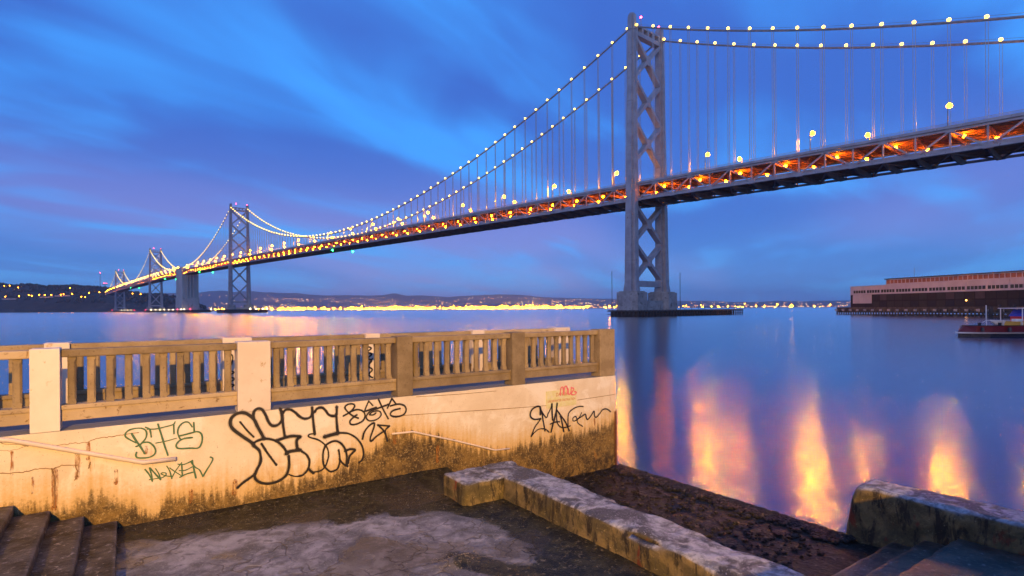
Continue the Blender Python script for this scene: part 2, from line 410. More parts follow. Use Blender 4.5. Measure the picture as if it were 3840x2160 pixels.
TRN = 10.3      # truss planes
CBN = 11.1      # cable planes
def bridge(label, t_a, t_b, towers, spans, near):
    root = thing('suspension_bridge', label, 'bridge', B(towers[0][0], 0, 0))
    for t, zt in towers: tower(t, zt, root)
    # panel points
    pts = []
    edges = [t_a] + [x[0] for x in towers] + [t_b]
    for k in range(len(edges) - 1):
        lo, hi = edges[k], edges[k + 1]
        cut_lo, cut_hi = k > 0, k < len(edges) - 2
        L = hi - lo - (2.8 if cut_lo else 0) - (2.8 if cut_hi else 0)
        n = max(2, round(L / 9.19)); 
        if cut_lo and cut_hi and n % 2: n += 1
        st_ = lo + (2.8 if cut_lo else 0)
        seg = [st_ + L * i / n for i in range(n + 1)]
        if not cut_lo and n % 2: par = 1
        else: par = 0
        pts.append((seg, par))
    allp = [t for seg, _ in pts for t in seg]
    def ribbon(n0, n1, z0, z1, ts):
        return MB().loft([[B(t, n0, rail_z(t) + z0), B(t, n1, rail_z(t) + z0), B(t, n1, rail_z(t) + z1), B(t, n0, rail_z(t) + z1)] for t in ts])
    fine = [t_a + (t_b - t_a) * i / 90 for i in range(91)]
    # upper deck
    up_ = ribbon(-10.9, 10.9, -1.62, -1.1, fine).build('upper_deck', DECKC, root)
    for s in (-1, 1):
        rl = ribbon(s * 11.15 - .12, s * 11.15 + .12, -1.75, -.78, fine).build('fascia', STEEL_D, up_)
        for zz, hh in ((-.12, .12), (-.5, .09)):
            link('handrail', ribbon(s * 11.1 - .07, s * 11.1 + .07, zz, zz + hh, fine).mesh('handrail', STEEL_D), None, up_)
    # lower deck
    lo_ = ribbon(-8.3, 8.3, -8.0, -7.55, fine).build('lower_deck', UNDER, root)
    for s in (-1, 1):
        link('barrier', ribbon(s * 8.45 - .14, s * 8.45 + .14, -8.25, -7.15, fine).mesh('barrier', STEEL_D), None, lo_)
        link('handrail', ribbon(s * 8.45 - .08, s * 8.45 + .08, -6.75, -6.6, fine).mesh('handrail', STEEL_D), None, lo_)
    # stringers below the upper deck
    for nn in (-7.5, -4.5, -1.5, 1.5, 4.5, 7.5):
        link('stringer', ribbon(nn - .2, nn + .2, -2.5, -1.63, fine).mesh('stringer', BEAMC), None, up_)
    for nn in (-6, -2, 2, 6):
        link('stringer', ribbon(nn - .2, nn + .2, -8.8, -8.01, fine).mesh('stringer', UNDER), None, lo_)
    far_web, far_beam, far_low = MB(), MB(), MB()
    for s in (-1, 1):
        ch = ribbon(s * TRN - .42, s * TRN + .42, -2.55, -1.78, fine)
        ch.v, ch.f = list(ch.v), list(ch.f)
        b2 = ribbon(s * TRN - .42, s * TRN + .42, -9.35, -8.55, fine)
        ch.add(b2.v, b2.f)
        tr = ch.build('truss', STEEL_D, root)
        for seg, par in pts:
            for i, t in enumerate(seg):
                top_node = (i + par) % 2 == 1
                zt_, zb_ = rail_z(t) - 2.5, rail_z(t) - 8.6
                if near:
                    beam('vertical', B(t, s * TRN, zb_), B(t, s * TRN, zt_), .42, .5, STEEL_D, tr, side=BE)
                    if t < 330:
                        zz = rail_z(t) - (2.2 if top_node else 8.85)
                        beam('gusset_plate', B(t - 1.25, s * TRN, zz), B(t + 1.25, s * TRN, zz), .96, 1.35, STEEL_D, tr)
                else:
                    far_web.bar(B(t, s * TRN, zb_), B(t, s * TRN, zt_), .45, .45, BE)
                if i + 1 < len(seg):
                    t2 = seg[i + 1]
                    za = rail_z(t) - (2.3 if top_node else 8.8); zb2 = rail_z(t2) - (8.8 if top_node else 2.3)
                    if near: beam('diagonal', B(t, s * TRN, za), B(t2, s * TRN, zb2), .52, .6, STEEL_D, tr, side=BN)
                    else: far_web.bar(B(t, s * TRN, za), B(t2, s * TRN, zb2), .6, .55, BN)
    for seg, par in pts:
        for i, t in enumerate(seg):
            zr = rail_z(t)
            if near:
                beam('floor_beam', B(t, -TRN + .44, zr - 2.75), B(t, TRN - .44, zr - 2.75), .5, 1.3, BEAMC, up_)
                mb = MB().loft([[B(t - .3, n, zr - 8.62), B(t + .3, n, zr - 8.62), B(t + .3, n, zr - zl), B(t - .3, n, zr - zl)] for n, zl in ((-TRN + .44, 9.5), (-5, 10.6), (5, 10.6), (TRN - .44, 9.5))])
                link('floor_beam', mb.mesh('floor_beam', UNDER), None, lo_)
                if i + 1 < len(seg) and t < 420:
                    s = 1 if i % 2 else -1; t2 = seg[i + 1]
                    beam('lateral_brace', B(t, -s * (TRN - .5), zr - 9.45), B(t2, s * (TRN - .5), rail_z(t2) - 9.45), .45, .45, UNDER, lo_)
            else:
                far_beam.bar(B(t, -TRN, zr - 2.75), B(t, TRN, zr - 2.75), .5, 1.3)
                far_low.bar(B(t, -TRN, zr - 9.4), B(t, TRN, zr - 9.4), .5, 1.5)
    if not near:
        tag(far_web.build('truss_web', STEEL_D, root), kind='stuff')
        tag(far_beam.build('floor_beam', BEAMC, root), kind='stuff'); tag(far_low.build('lower_floor_beam', UNDER, root), kind='stuff')
    # lamps under the upper deck
    t = t_a + 6; k = 0
    while t < t_b - 4:
        for nn in (-5.6, 4.6):
            tt = t + (0 if nn < 0 else -6.5)
            link('tunnel_lamp', TUN_ME, None, up_, T(B(tt, nn, rail_z(tt) - 3.55)))
        t += 18.38; k += 1
    # cables
    tower_ts = [x[0] for x in towers]
    far_h = MB()
    for s in (-1, 1):
        path = []
        for t0, z0, t1, z1, sag in spans:
            path += [B(t, s * CBN, z) for t, z in curve_pts(t0, z0, t1, z1, sag, s, 44)][(1 if path else 0):]
        cab = MB().tube(path, .42, 8).build('main_cable', CABLE, root, smooth=True)
        for dz_ in ((1.15,) if near else ()):
            link('hand_rope', MB().tube([q + Vector((0, 0, dz_)) for q in path], .05, 4).mesh('hand_rope', CABLE), None, cab)
        for seg, par in pts:
            for i, t in enumerate(seg):
                zc_ = cable_z(spans, t)
                if zc_ is None or min(abs(t - tt) for tt in tower_ts) < 1.5: continue
                zd = rail_z(t) - 1.5
                if zc_ > zd + .8:
                    if near:
                        for o_ in (0,):
                            mb = hanger_unit()
                            mw = Matrix(((BE.x, BN.x, 0, 0), (BE.y, BN.y, 0, 0), (0, 0, zc_ - zd, 0), (0, 0, 0, 1)))
                            link('hanger', mb, None, cab, T(B(t, s * CBN, zd)) @ mw)
                    else:
                        far_h.bar(B(t, s * CBN, zd), B(t, s * CBN, zc_), .22, .3, BE)
                    link('cable_light', NECK_ME, None, cab, T(B(t, s * CBN, zc_ + .95)))
                    if zc_ - zd > 100 and False: pass
    if not near: tag(far_h.build('hanger', ROPE, root), kind='stuff')
    return root
_hu = []
def hanger_unit():
    if not _hu:
        mb = MB()
        for x in (-.34, .34):
            for y in (-.09, .09):
                mb.box(I, x - .045, x + .045, y - .05, y + .05, 0, 1)
        _hu.append(mb.mesh('hanger', ROPE))
    return _hu[0]

W2, W3, W4, W5, W6, W7 = 0, 704, 1058, 1412, 2116, 2470
ZT = {W2: 144.5, W3: 156.4, W5: 153.0, W6: 140.0}
def cz(t): return ZT[t] - 6.2
near_spans = [(-354, 56.5, W2, cz(W2), 19.5), (W2, cz(W2), W3, cz(W3), 68.0), (W3, cz(W3), W4 - 29, rail_z(W4 - 29) + 1.5, 17.0)]
far_spans = [(W4 + 29, rail_z(W4 + 29) + 1.5, W5, cz(W5), 17.0), (W5, cz(W5), W6, cz(W6), 62.0), (W6, cz(W6), W7, rail_z(W7) + 1, 17.0)]
bridge('near half of the suspension bridge, its silver tower standing right of centre', -222, W4 - 29.2, [(W2, ZT[W2]), (W3, ZT[W3])], near_spans, True)
bridge('far half of the suspension bridge, reaching from the concrete anchorage to the dark island', W4 + 29.2, W7, [(W5, ZT[W5]), (W6, ZT[W6])], far_spans, False)

# concrete anchorage between the two halves
an = thing('bridge_anchorage', 'tall pale concrete anchorage block between the two bridge halves', 'anchorage', B(W4, 0, 0))
zr = rail_z(W4)
fr = lambda a, b, z: B(W4 + a, b, z)
MB().box(fr, -30.5, 30.5, -14.5, 14.5, -2, 28).build('base_block', ANCH, an)
up_b = MB().box(fr, -29, 29, -9.0, 9.0, 28, zr - 9.6)
up_b.build('shaft', ANCH, an)
for s in (-1, 1):
    MB().box(fr, -29.1, 29.1, s * 13.6 - .0 if s < 0 else 9.0, -9.0 if s < 0 else 13.6, 28.01, zr - 9.65).build('side_wall', ANCH, an)
    MB().box(fr, -29.0, 29.0, -13.9 if s < 0 else 11.35, -11.35 if s < 0 else 13.9, zr - 9.64, zr + 3.2).build('parapet_wall', ANCH, an)
for a in (-29.6, 29.6):
    for k in range(3):
        b0 = -6.5 + k * 5.2
        MB().box(fr, a - .9, a + .9, b0, b0 + 2.4, 28, zr - 11).build('buttress', ANCH, an)
MB().box(fr, -29.0, 29.0, -11.3, 11.3, zr - 9.6, zr - 8.6).build('deck_seat', ANCH, an)
MB().box(fr, -29.0, 29.0, -11.3, 11.3, zr - 1.6, zr - 1.1).build('roadway', DECKC, an)
for k, nn in enumerate((-14.2, 14.2)):
    link('marker_lamp', RED_ME, None, an, T(B(W4 - 32, nn * 1.2, 4.5)))

# ------------------------------------------------------------------ fenders at the piers
def fender(t, n0, n1, half, label, piles, lights=()):
    f_ = thing('timber_fender', label, 'fender', B(t, 0, 0), group='timber fenders round the bridge piers')
    fr_ = lambda a, b, z: B(t + a, b, z)
    if piles:
        MB().box(fr_, -half, half, n0, 17.5, 2.55, 3.0).build('walkway', TIMB_T, f_)
        MB().box(fr_, -half, -half + 6, 17.5, n1, 2.55, 3.0).build('walkway', TIMB_T, f_)
        MB().box(fr_, -half + .9, half - .9, n0 + .9, 17.0, -1.5, 2.5).build('inner_wall', TIMBER, f_)
        MB().box(fr_, -half + .9, -half + 5.2, 17.2, n1 - 12, -1.5, 2.5).build('inner_wall', TIMBER, f_)
        pm = MB().tube([(0, 0, -1.5), (0, 0, 2.9)], .32, 7).mesh('pile', TIMBER, True)
        spots = [(-half - .05, n0 + i * 2.35) for i in range(int((n1 - n0) / 2.35) + 1)] + [(-half + 2.35 * i, n0 - .05) for i in range(1, int(2 * half / 2.35))]
        spots += [(-half + 5.8, n1 - 2.35 * i) for i in range(5)]
        for a, b in spots: link('pile', pm, None, f_, T(fr_(a, b, 0)))
        for z in (2.15, .75):
            MB().box(fr_, -half - .42, -half - .2, n0 - .3, n1, z, z + .3).build('wale', TIMBER, f_)
            MB().box(fr_, -half - .4, half, n0 - .45, n0 - .25, z, z + .3).build('wale', TIMBER, f_)
        for a in (-half + .7,):
            for k in range(12):
                link('rail_post', unit_box(TIMB_T), None, f_, T(fr_(a, 20 + k * 6.2, 3.5)) @ Matrix.Diagonal((.16, .16, 1.0, 1)))
            MB().box(fr_, a - .06, a + .06, 20, 20 + 11 * 6.2, 3.95, 4.05).build('hand_rail', TIMB_T, f_)
        link('marker_lamp', lamp_mesh('fender_bulb', emit('fender_lamp', (1.0, .30, .02), 45.0), .5), None, f_, T(fr_(half - .6, n0 + .5, 4.6)))
        beam('lamp_post', fr_(half - .6, n0 + .5, 3.0), fr_(half - .6, n0 + .5, 4.2), .14, .14, STEEL, f_)
        for a, b in ((6.8, -18.7), (-7.2, 17.2)):
            beam('mast', fr_(a, b, 3.0), fr_(a, b, 21.5), .22, .22, UNDER, f_)
    else:
        MB().box(fr_, -half, half, n0, n1, -1.5, 4.6).build('wall', TIMBER, f_)
        MB().box(fr_, -half - .3, half + .3, n0 - .3, n1 + .3, 4.6, 5.0).build('walkway', TIMBER, f_)
    for me_, a, b in lights: link('marker_lamp', me_, None, f_, T(fr_(a, b, 5.8)))
fender(W2, -19.4, 78, 8.8, 'long timber pile fender with walkway around the foot of the near tower', True)
fender(W3, -26, 34, 16, 'low dark fender at the foot of the second tower', False, [(RED_ME, -16, -25), (WHT_ME, -16, 10), (WHT_ME, -16, 18), (WHT_ME, -16, 27), (WHT_ME, -16, 33)])
fender(W4, -24, 34, 36, 'low dark fender around the concrete anchorage', False, [(RED_ME, -36, -23), (RED_ME, -36, -2), (WHT_ME, -36, -17), (WHT_ME, -36, -12), (WHT_ME, -36, 33)])
fender(W5, -24, 46, 16, 'low dark fender at the foot of the third tower', False, [(RED_ME, -16, -23)] + [(WHT_ME, -16, -12 + 9 * i) for i in range(7)])
fender(W6, -24, 40, 16, 'low dark fender at the foot of the farthest tower', False, [(RED_ME, -16, -23), (RED_ME, -16, 38)] + [(WHT_ME, -16, 2 + 9 * i) for i in range(4)])
# green channel markers under the deck
gm = 0
for t, n in ((352, -10.3), (352, 10.3), (905, -10.3), (905, 10.3), (1225, -10.3), (1225, 10.3), (1764, -10.3), (1764, 10.3)):
    o = thing('channel_marker', ['green channel marker lamp below the near edge of the deck, %s', 'green channel marker lamp below the far edge of the deck, %s'][n > 0] % {352: 'between the two nearest towers', 905: 'right of the anchorage', 1225: 'left of the anchorage', 1764: 'between the two farthest towers'}[t], 'marker lamp', B(t, n, rail_z(t) - 9.4), group='green channel markers under the bridge')
    link('lamp', GRN_ME, None, o, T(B(t, n, rail_z(t) - 11.0)))
    beam('bracket', B(t, n, rail_z(t) - 9.36), B(t, n, rail_z(t) - 10.4), .2, .2, STEEL_D, o)

# ------------------------------------------------------------------ street lamps on the upper deck
HEAD = lamp_mesh('lamp_bulb', SODIUM, .8, 2)
def ordinal(k): return ['first', 'second', 'third', 'fourth', 'fifth', 'sixth', 'seventh', 'eighth', 'ninth', 'tenth', 'eleventh', 'twelfth', 'thirteenth', 'fourteenth', 'fifteenth', 'sixteenth', 'seventeenth', 'eighteenth', 'nineteenth', 'twentieth', 'twenty-first', 'twenty-second', 'twenty-third', 'twenty-fourth', 'twenty-fifth', 'twenty-sixth', 'twenty-seventh', 'twenty-eighth', 'twenty-ninth', 'thirtieth', 'thirty-first'][k]
HEAD_F = lamp_mesh('lamp_bulb_far', SODIUM, 1.15)
pole_me = MB().tube([(0, 0, 0), (0, 0, 7.4)], [.2, .14], 7).mesh('pole', STEEL_D, True)
arm_me = {s: MB().tube([(0, 0, 7.3), (0, -s * .9, 7.85), (0, -s * 1.9, 8.0)], .06, 6).mesh('arm', STEEL_D, True) for s in (-1, 1)}
hood_me = {s: MB().loft([[(x * k + 0, -s * 2.1 + y * k, z) for x, y in ((-.25, -.6), (.25, -.6), (.25, .6), (-.25, .6))] for z, k in ((8.0, 1.0), (8.22, .7))]).mesh('hood', STEEL_D) for s in (-1, 1)}
DLIGHT = bpy.data.lights.new('deck_lamp_light', 'SPOT'); DLIGHT.energy = 46000; DLIGHT.color = (1.0, .33, .002); DLIGHT.shadow_soft_size = .4
DLIGHT.spot_size = R(172); DLIGHT.spot_blend = .12
def deck_lamp(t, s, label, group, light=DLIGHT):
    p = B(t, s * 10.55, rail_z(t) - 1.1)
    o = thing('street_lamp', label, 'street lamp', p, group)
    rot = T(p) @ Matrix.Rotation(math.atan2(BN.y, BN.x) - math.pi / 2, 4, 'Z')
    link('pole', pole_me, None, o, rot); link('arm', arm_me[s], None, o, rot); link('hood', hood_me[s], None, o, rot)
    link('bulb', HEAD if light else HEAD_F, None, o, rot @ T((0, -s * 2.1, 7.25)))
    if light:
        lo_ = bpy.data.objects.new('lamp_light', light); col.objects.link(lo_); lo_.parent = o
        lo_.matrix_parent_inverse = Matrix.Translation(-o.location); lo_.location = (rot @ T((0, -s * 2.1, 6.0))).translation
for s, first, left in ((-1, [-204, -163, -121, -80, -37.5], 11.7), (1, [-193, -143, -93, -43], 12.5)):
    rail_n = 'near' if s < 0 else 'far'
    for k, t in enumerate(reversed(first)):
        deck_lamp(t, s, 'sodium street lamp on the %s deck rail, %s to the right of the near tower' % (rail_n, ordinal(k)), 'street lamps along the near bridge half')
    t = left; k = 0
    while t < W4 - 35:
        deck_lamp(t, s, 'sodium street lamp on the %s deck rail, %s to the left of the near tower' % (rail_n, ordinal(k)), 'street lamps along the near bridge half')
        t += 43.5 if s < 0 else 48.0; k += 1
for s in (-1, 1):
    t = W4 + 40; k = 0
    while t < W7:
        deck_lamp(t, s, 'tiny street lamp on the %s rail, %s left of the concrete anchorage' % ('near' if s < 0 else 'far', ordinal(k)), 'street lamps along the far bridge half', None)
        t += 46; k += 1

# ================================================================== FAR SHORE
HILL = mottled('far_hill_scrub', (.045, .055, .05), (.08, .085, .07), .004, .9)
ridge = [(-300, 1100), (500, 1102), (736, 1098), (827, 1089), (869, 1095), (945, 1092), (1000, 1097), (1110, 1100), (1217, 1109), (1300, 1107), (1391, 1109), (1435, 1108), (1478, 1099), (1522, 1110), (1576, 1108), (1679, 1114), (1760, 1109), (1870, 1104), (1951, 1106), (2033, 1115), (2141, 1118), (2250, 1120), (2400, 1124), (2550, 1129), (2650, 1128), (2761, 1133), (2850, 1132), (2936, 1128), (3000, 1131), (3065, 1128), (3192, 1127), (3400, 1125), (3700, 1122), (4200, 1120)]
def interp(tb, x):
    if x <= tb[0][0]: return tb[0][1]
    for (x0, y0), (x1, y1) in zip(tb[:-1], tb[1:]):
        if x <= x1: return y0 + (y1 - y0) * (x - x0) / (x1 - x0)
    return tb[-1][1]
YR, YS = 12500.0, 7600.0
verts, faces = [], []
NXH, NYH = 300, 14
for j in range(NYH + 1):
    s = j / NYH
    for i in range(NXH + 1):
        px = -300 + 4500 * i / NXH
        hy = interp(ridge, px) + 1.6 * noise.noise((px * .03, 0, 0)) + .8 * noise.noise((px * .09, 5, 0))
        top = at_depth(px, hy, YR)
        Y = YS + (YR - YS) * s
        X = top.x / YR * Y
        prof = max(0.0, s - .10) / .9
        h = top.z * prof ** 1.6 * (1 + .35 * (1 - s) * noise.noise((X * .0012, Y * .0012, 3))) + (2.5 if s > 0 else -3)
        verts.append((X, Y, h))
for j in range(NYH):
    for i in range(NXH):
        k = j * (NXH + 1) + i
        faces.append((k, k + 1, k + NXH + 2, k + NXH + 1))
me = bpy.data.meshes.new('hills'); me.from_pydata(verts, [], faces); me.materials.append(HILL)
me.polygons.foreach_set('use_smooth', [True] * len(me.polygons))
tag(link('hills', me), kind='structure', label='low blue hills behind the lit far shore')
def hill_h(X, Y):
    s = (Y - YS) / (YR - YS)
    px = CX + X / Y * F
    return max(2.5, at_depth(px, interp(ridge, px), YR).z * (max(0, s - .1) / .9) ** 1.6)
# lights of the port and the town (too many to count)
def light_cloud(name, label, mat, pts):
    mb = MB()
    for (x, y, z), r in pts:
        d = r
        mb.add([(x - d, y, z), (x, y - d, z), (x + d, y, z), (x, y + d, z), (x, y, z + d), (x, y, z - d)],
               [(0, 1, 4), (1, 2, 4), (2, 3, 4), (3, 0, 4), (1, 0, 5), (2, 1, 5), (3, 2, 5), (0, 3, 5)])
    o = link(name, mb.mesh(name, mat, fix=False)); tag(o, label, 'lights', kind='stuff'); return o
PORT = emit('port_floodlight', (1.0, .35, .003), 190.0)
TOWN = emit('town_light', (1.0, .42, .10), 5.0)
TOWNW = emit('town_white_light', (1.0, .66, .30), 5.0)
dens = [(640, .25), (760, .35), (880, .45), (1000, .7), (1100, 1.0), (1180, .7), (1290, .5), (1310, 1.2), (1420, 1.4), (1550, 1.0), (1640, .7), (1750, 1.3), (1850, 1.6), (1980, 1.7), (2080, 1.2), (2180, .8), (2240, .35), (2290, .3), (2560, .2), (2700, .25), (2770, .7), (2800, .2), (2850, .55), (2880, .2), (2940, .35), (3000, .15), (3190, .1)]
pl, tw_, tw2 = [], [], []
r2 = random.Random(11)
for k in range(2200):
    px = r2.uniform(640, 3200)
    if r2.random() > interp(dens, px) ** 1.6 / 2.3: continue
    Y = r2.uniform(6900, 7550)
    py_up = abs(r2.gauss(0, 1)) * 16 + 4
    pl.append(((ray(px, 1150)[0] * Y, Y, min(py_up, 48)), r2.uniform(3.0, 7.5)))
light_cloud('port_lights', 'long glowing strip of yellow port floodlights on the far shore', PORT, pl)
for k in range(3200):
    px = r2.uniform(640, 3300)
    d_ = interp(dens, px)
    Y = r2.uniform(7900, 12000) if r2.random() < .8 else r2.uniform(7650, 8400)
    if r2.random() > .25 + .5 * d_: continue
    X = ray(px, 1150)[0] * Y
    if noise.noise((X * .0015, Y * .0015, 0)) < -.05: continue
    (tw_ if r2.random() < .7 else tw2).append(((X, Y, hill_h(X, Y) + 9), r2.uniform(4.0, 9.0)))
light_cloud('town_lights', 'scattered orange house lights on the far hillsides', TOWN, tw_)
light_cloud('town_lights', 'scattered white house lights on the far hillsides', TOWNW, tw2)
# far shore flat quay
SHORE = mottled('far_shore_ground', (.03, .028, .025), (.05, .045, .04), .01, .9)
mb = MB()
e0, e1 = ray(560, 1150)[0], ray(4000, 1150)[0]
mb.hexa([I(e0 * 6800, 6800, -2), I(e1 * 6800, 6800, -2), I(e1 * 7700, 7700, -2), I(e0 * 7700, 7700, -2), I(e0 * 6800, 6800, 2.6), I(e1 * 6800, 6800, 2.6), I(e1 * 7700, 7700, 2.6), I(e0 * 7700, 7700, 2.6)])
tag(mb.build('far_quay', SHORE), kind='structure')
# gantry cranes
CRANE = mottled('crane_paint', (.55, .52, .5), (.65, .62, .6), .01, .6)
crane_spots = [(1378, 'left of the brightest harbour glow', 1), (1405, 'just right of the tallest crane', .8), (1986, 'leftmost of the raised booms near the near tower', .95), (2012, 'second of the raised booms near the near tower', .9), (2042, 'third of the raised booms near the near tower', .9), (2068, 'fourth of the raised booms near the near tower', .85), (2100, 'fifth of the raised booms near the near tower', .85), (2130, 'last of the raised booms near the near tower', .8)]
for px, lab, sc in crane_spots:
    Y = 6950; X = ray(px, 1150)[0] * Y
    o = thing('gantry_crane', 'pale harbour gantry crane with raised boom, ' + lab, 'crane', (X, Y, 2.6), group='gantry cranes on the far quay')
    h = 62 * sc
    def P(x, y, z): return Vector((X + x * sc, Y + y, 2.6 + z * sc))
    for x in (-14, 14):
        for y in (0, 24):
            beam('leg', P(x, y, 0), P(x, y, 52), 3.2, 3.2, CRANE, o)
    for y in (0, 24): beam('girder', P(-16, y, 50), P(26, y, 50), 3.5, 4.5, CRANE, o)
    beam('boom', P(-14, 12, 50), P(-52, 12, 98), 4.0, 4.0, CRANE, o)
    beam('mast', P(-14, 12, 50), P(-8, 12, 82), 3.0, 3.0, CRANE, o)
    beam('stay', P(-8, 12, 82), P(-42, 12, 86), 1.2, 1.2, CRANE, o)

# ================================================================== ISLAND
ISL = mottled('island_scrub', (.020, .024, .014), (.045, .042, .025), .03, .95, c3=(.12, .085, .055), s3=.02, lo3=.6, hi3=.7)
sil = [(-700, 1040), (-200, 1048), (0, 1062), (60, 1068), (100, 1062), (155, 1070), (272, 1068), (373, 1075), (419, 1078), (480, 1090), (543, 1099), (605, 1101), (656, 1112), (700, 1124), (738, 1134), (772, 1150), (800, 1166), (830, 1170)]
YI0, YI1 = 2250.0, 2800.0
verts, faces = [], []
NXI, NYI = 150, 16
def isl_top(px): return max(0.5, at_depth(px, interp(sil, px), 2550).z - 9)
def isl_h(px, s):
    tp = isl_top(px)
    cliff = min(1, s / .12) * .22
    body = .22 + .78 * math.sin(min(1, max(0, (s - .08) / .5)) * math.pi / 2)
    return tp * (cliff if s < .08 else max(cliff, body * min(1, s / .12))) * (1 if s < .62 else max(0, 1 - ((s - .62) / .38) ** 2))
for j in range(NYI + 1):
    s = j / NYI
    Y = YI0 + (YI1 - YI0) * s
    for i in range(NXI + 1):
        px = -700 + 1530 * i / NXI
        X = ray(px, 1165)[0] * Y
        h = isl_h(px, s) + (3.5 * noise.noise((X * .02, Y * .02, 0)) if 0 < s < 1 else 0)
        verts.append((X, Y, h if 0 < s < 1 else -2))
for j in range(NYI):
    for i in range(NXI):
        k = j * (NXI + 1) + i
        faces.append((k, k + 1, k + NXI + 2, k + NXI + 1))
me = bpy.data.meshes.new('island'); me.from_pydata(verts, [], faces); me.materials.append(ISL)
tag(link('island', me), kind='structure', label='dark wooded island at the far end of the bridge')
LEAF = mottled('dark_evergreen_leaf', (.018, .026, .012), (.04, .048, .022), .08, .9)
mb = MB(); r3 = random.Random(5)
ico = bmesh.new(); bmesh.ops.create_icosphere(ico, subdivisions=1, radius=1.0)
iv = [v.co.copy() for v in ico.verts]; iff = [tuple(v.index for v in f.verts) for f in ico.faces]; ico.free()
for k in range(1500):
    px = r3.uniform(-500, 770); s = r3.uniform(.12, .66) if r3.random() < .8 else r3.uniform(.5, .64)
    if s < .3 and r3.random() < .5: continue
    Y = YI0 + (YI1 - YI0) * s; X = ray(px, 1165)[0] * Y; h = isl_h(px, s)
    if h < 6: continue
    rad = r3.uniform(3.5, 8.5)
    for q in range(3):
        c = Vector((X + r3.uniform(-1, 1) * rad * .8, Y + r3.uniform(-1, 1) * rad * .8, h + rad * r3.uniform(.3, 1.15)))
        rr = rad * r3.uniform(.45, .8)
        mb.add([c + Vector((v.x * rr, v.y * rr, v.z * rr * r3.uniform(.7, 1.3))) * r3.uniform(.75, 1.25) for v in iv], iff)
tag(mb.build('island_wood', LEAF), kind='stuff', label='dense dark evergreen wood covering the island', cat='trees')
# island lamps
isl_bulb = lamp_mesh('island_bulb', emit('island_lamp', (1.0, .30, .006), 60.0), 1.5)
isl_spots = [(20, 1112), (72, 1111), (108, 1107), (119, 1109), (147, 1106), (168, 1106), (192, 1106), (228, 1105), (238, 1103), (271, 1102), (305, 1113), (320, 1114), (334, 1099), (373, 1096), (16, 1072), (36, 1071), (68, 1078), (262, 1080), (527, 1103), (497, 1101)]
for k, (px, py) in enumerate(sorted(isl_spots)):
    Y = YI0 + 30
    p = at_depth(px, py, Y)
    if py < 1085: Y = YI0 + 170; p = at_depth(px, py, Y)
    o = thing('island_lamp', 'small orange lamp on the dark wooded island, %s from the left edge of the picture' % ordinal(k), 'lamp', (p.x, p.y, p.z - 9), group='orange lamps on the island')
    beam('pole', p - Vector((0, 0, 14)), p - Vector((0, 0, 1.4)), .5, .5, STEEL_D, o)
    link('bulb', isl_bulb, None, o, T(p))
    # road cut walls lit by the lamps
ROADW = mottled('pale_road_wall', (.30, .26, .22), (.4, .35, .3), .1, .8)
mb = MB()
for x0, x1, y0, y1 in ((8, 60, 1120, 1124), (150, 200, 1113, 1118), (205, 262, 1108, 1112)):
    p0, p1 = at_depth(x0, y0, YI0 + 36), at_depth(x1, y0 - 1, YI0 + 36)
    o = MB().bar(p0 - Vector((0, 0, 2)), p1 - Vector((0, 0, 2)), 2, 5).build('road_wall', ROADW)
    tag(o, 'pale road wall lit orange on the island, ' + {8: 'leftmost of three', 150: 'middle one of three', 205: 'nearest the far bridge end'}[x0], 'wall')
# radio mast
p0, p1 = at_depth(376, 1074, 2600), at_depth(376, 1024, 2600)
o = thing('radio_mast', 'thin lattice radio mast with red lamps on the island top', 'mast', (p0.x, p0.y, p0.z - 25))
for sx_, sy_ in ((-1, -1), (1, -1), (0, 1)):
    beam('leg', p0 + Vector((sx_ * 3, sy_ * 3, -25)), p1 + Vector((sx_ * .8, sy_ * .8, 0)), .5, .5, STEEL, o)
for k in range(8):
    z = (k + .5) / 8; q = p0 + (p1 - p0) * z
    wv = 3 - 2.2 * z
    beam('crossbar', q + Vector((-wv, -wv, 0)), q + Vector((wv, -wv, 4)), .3, .3, STEEL, o)
link('beacon', RED_ME, None, o, T(p1 + Vector((0, 0, 1.5))) @ Matrix.Scale(2.2, 4))
for px in (388, 394, 400):
    pp = at_depth(px, 1062, 2600); link('beacon', RED_ME, None, o, T(pp) @ Matrix.Scale(1.6, 4))
mb = MB().bar(at_depth(384, 1066, 2600), at_depth(404, 1065, 2600), 2, 3); mb.build('platform', STEEL, o)
mb = MB().bar(at_depth(394, 1066, 2600), at_depth(394, 1082, 2600), 2, 2); mb.build('platform_leg', STEEL, o)

# ================================================================== PIER SHED on the right
GX, GY = .203, -.979
P0 = Vector((181.0, 300.0, 0))
def S(s, w_, z): return Vector((P0.x + s * GX - w_ * GY, P0.y + s * GY + w_ * GX, z))     # w_ > 0 goes into the building
CREAM = mottled('cream_shed_paint', (.46, .40, .37), (.56, .50, .46), .18, .8, c3=(.30, .22, .18), s3=.5, lo3=.6, hi3=.75, stretch=(1, 1, .35))
DARKW = mottled('dark_shed_wall', (.010, .009, .008), (.018, .015, .012), .3, .85)
PANEL = [mottled('shed_panel_%s' % n, c, tuple(x * 1.25 for x in c), .4, .8) for n, c in (('brown', (.020, .015, .011)), ('olive', (.026, .024, .019)), ('mauve', (.055, .040, .036)), ('slate', (.012, .014, .018)), ('pale', (.34, .30, .25)))]
WINM, gw = new_mat('dusty_window_glass'); finish(gw, (.045, .05, .03), .25)
ORW = mottled('orange_lit_clerestory_pane', (.26, .085, .035), (.36, .13, .055), .6, .6)  # orange light in the clerestory windows, painted as pane colour
shed = thing('pier_shed', 'long cream pier shed with a clerestory and dark lower wall', 'building', S(0, 0, 3.7))
LEN = 190
MB().box(S, 0, LEN, 0, 40, 3.7, 10.35).build('lower_wall', DARKW, shed)
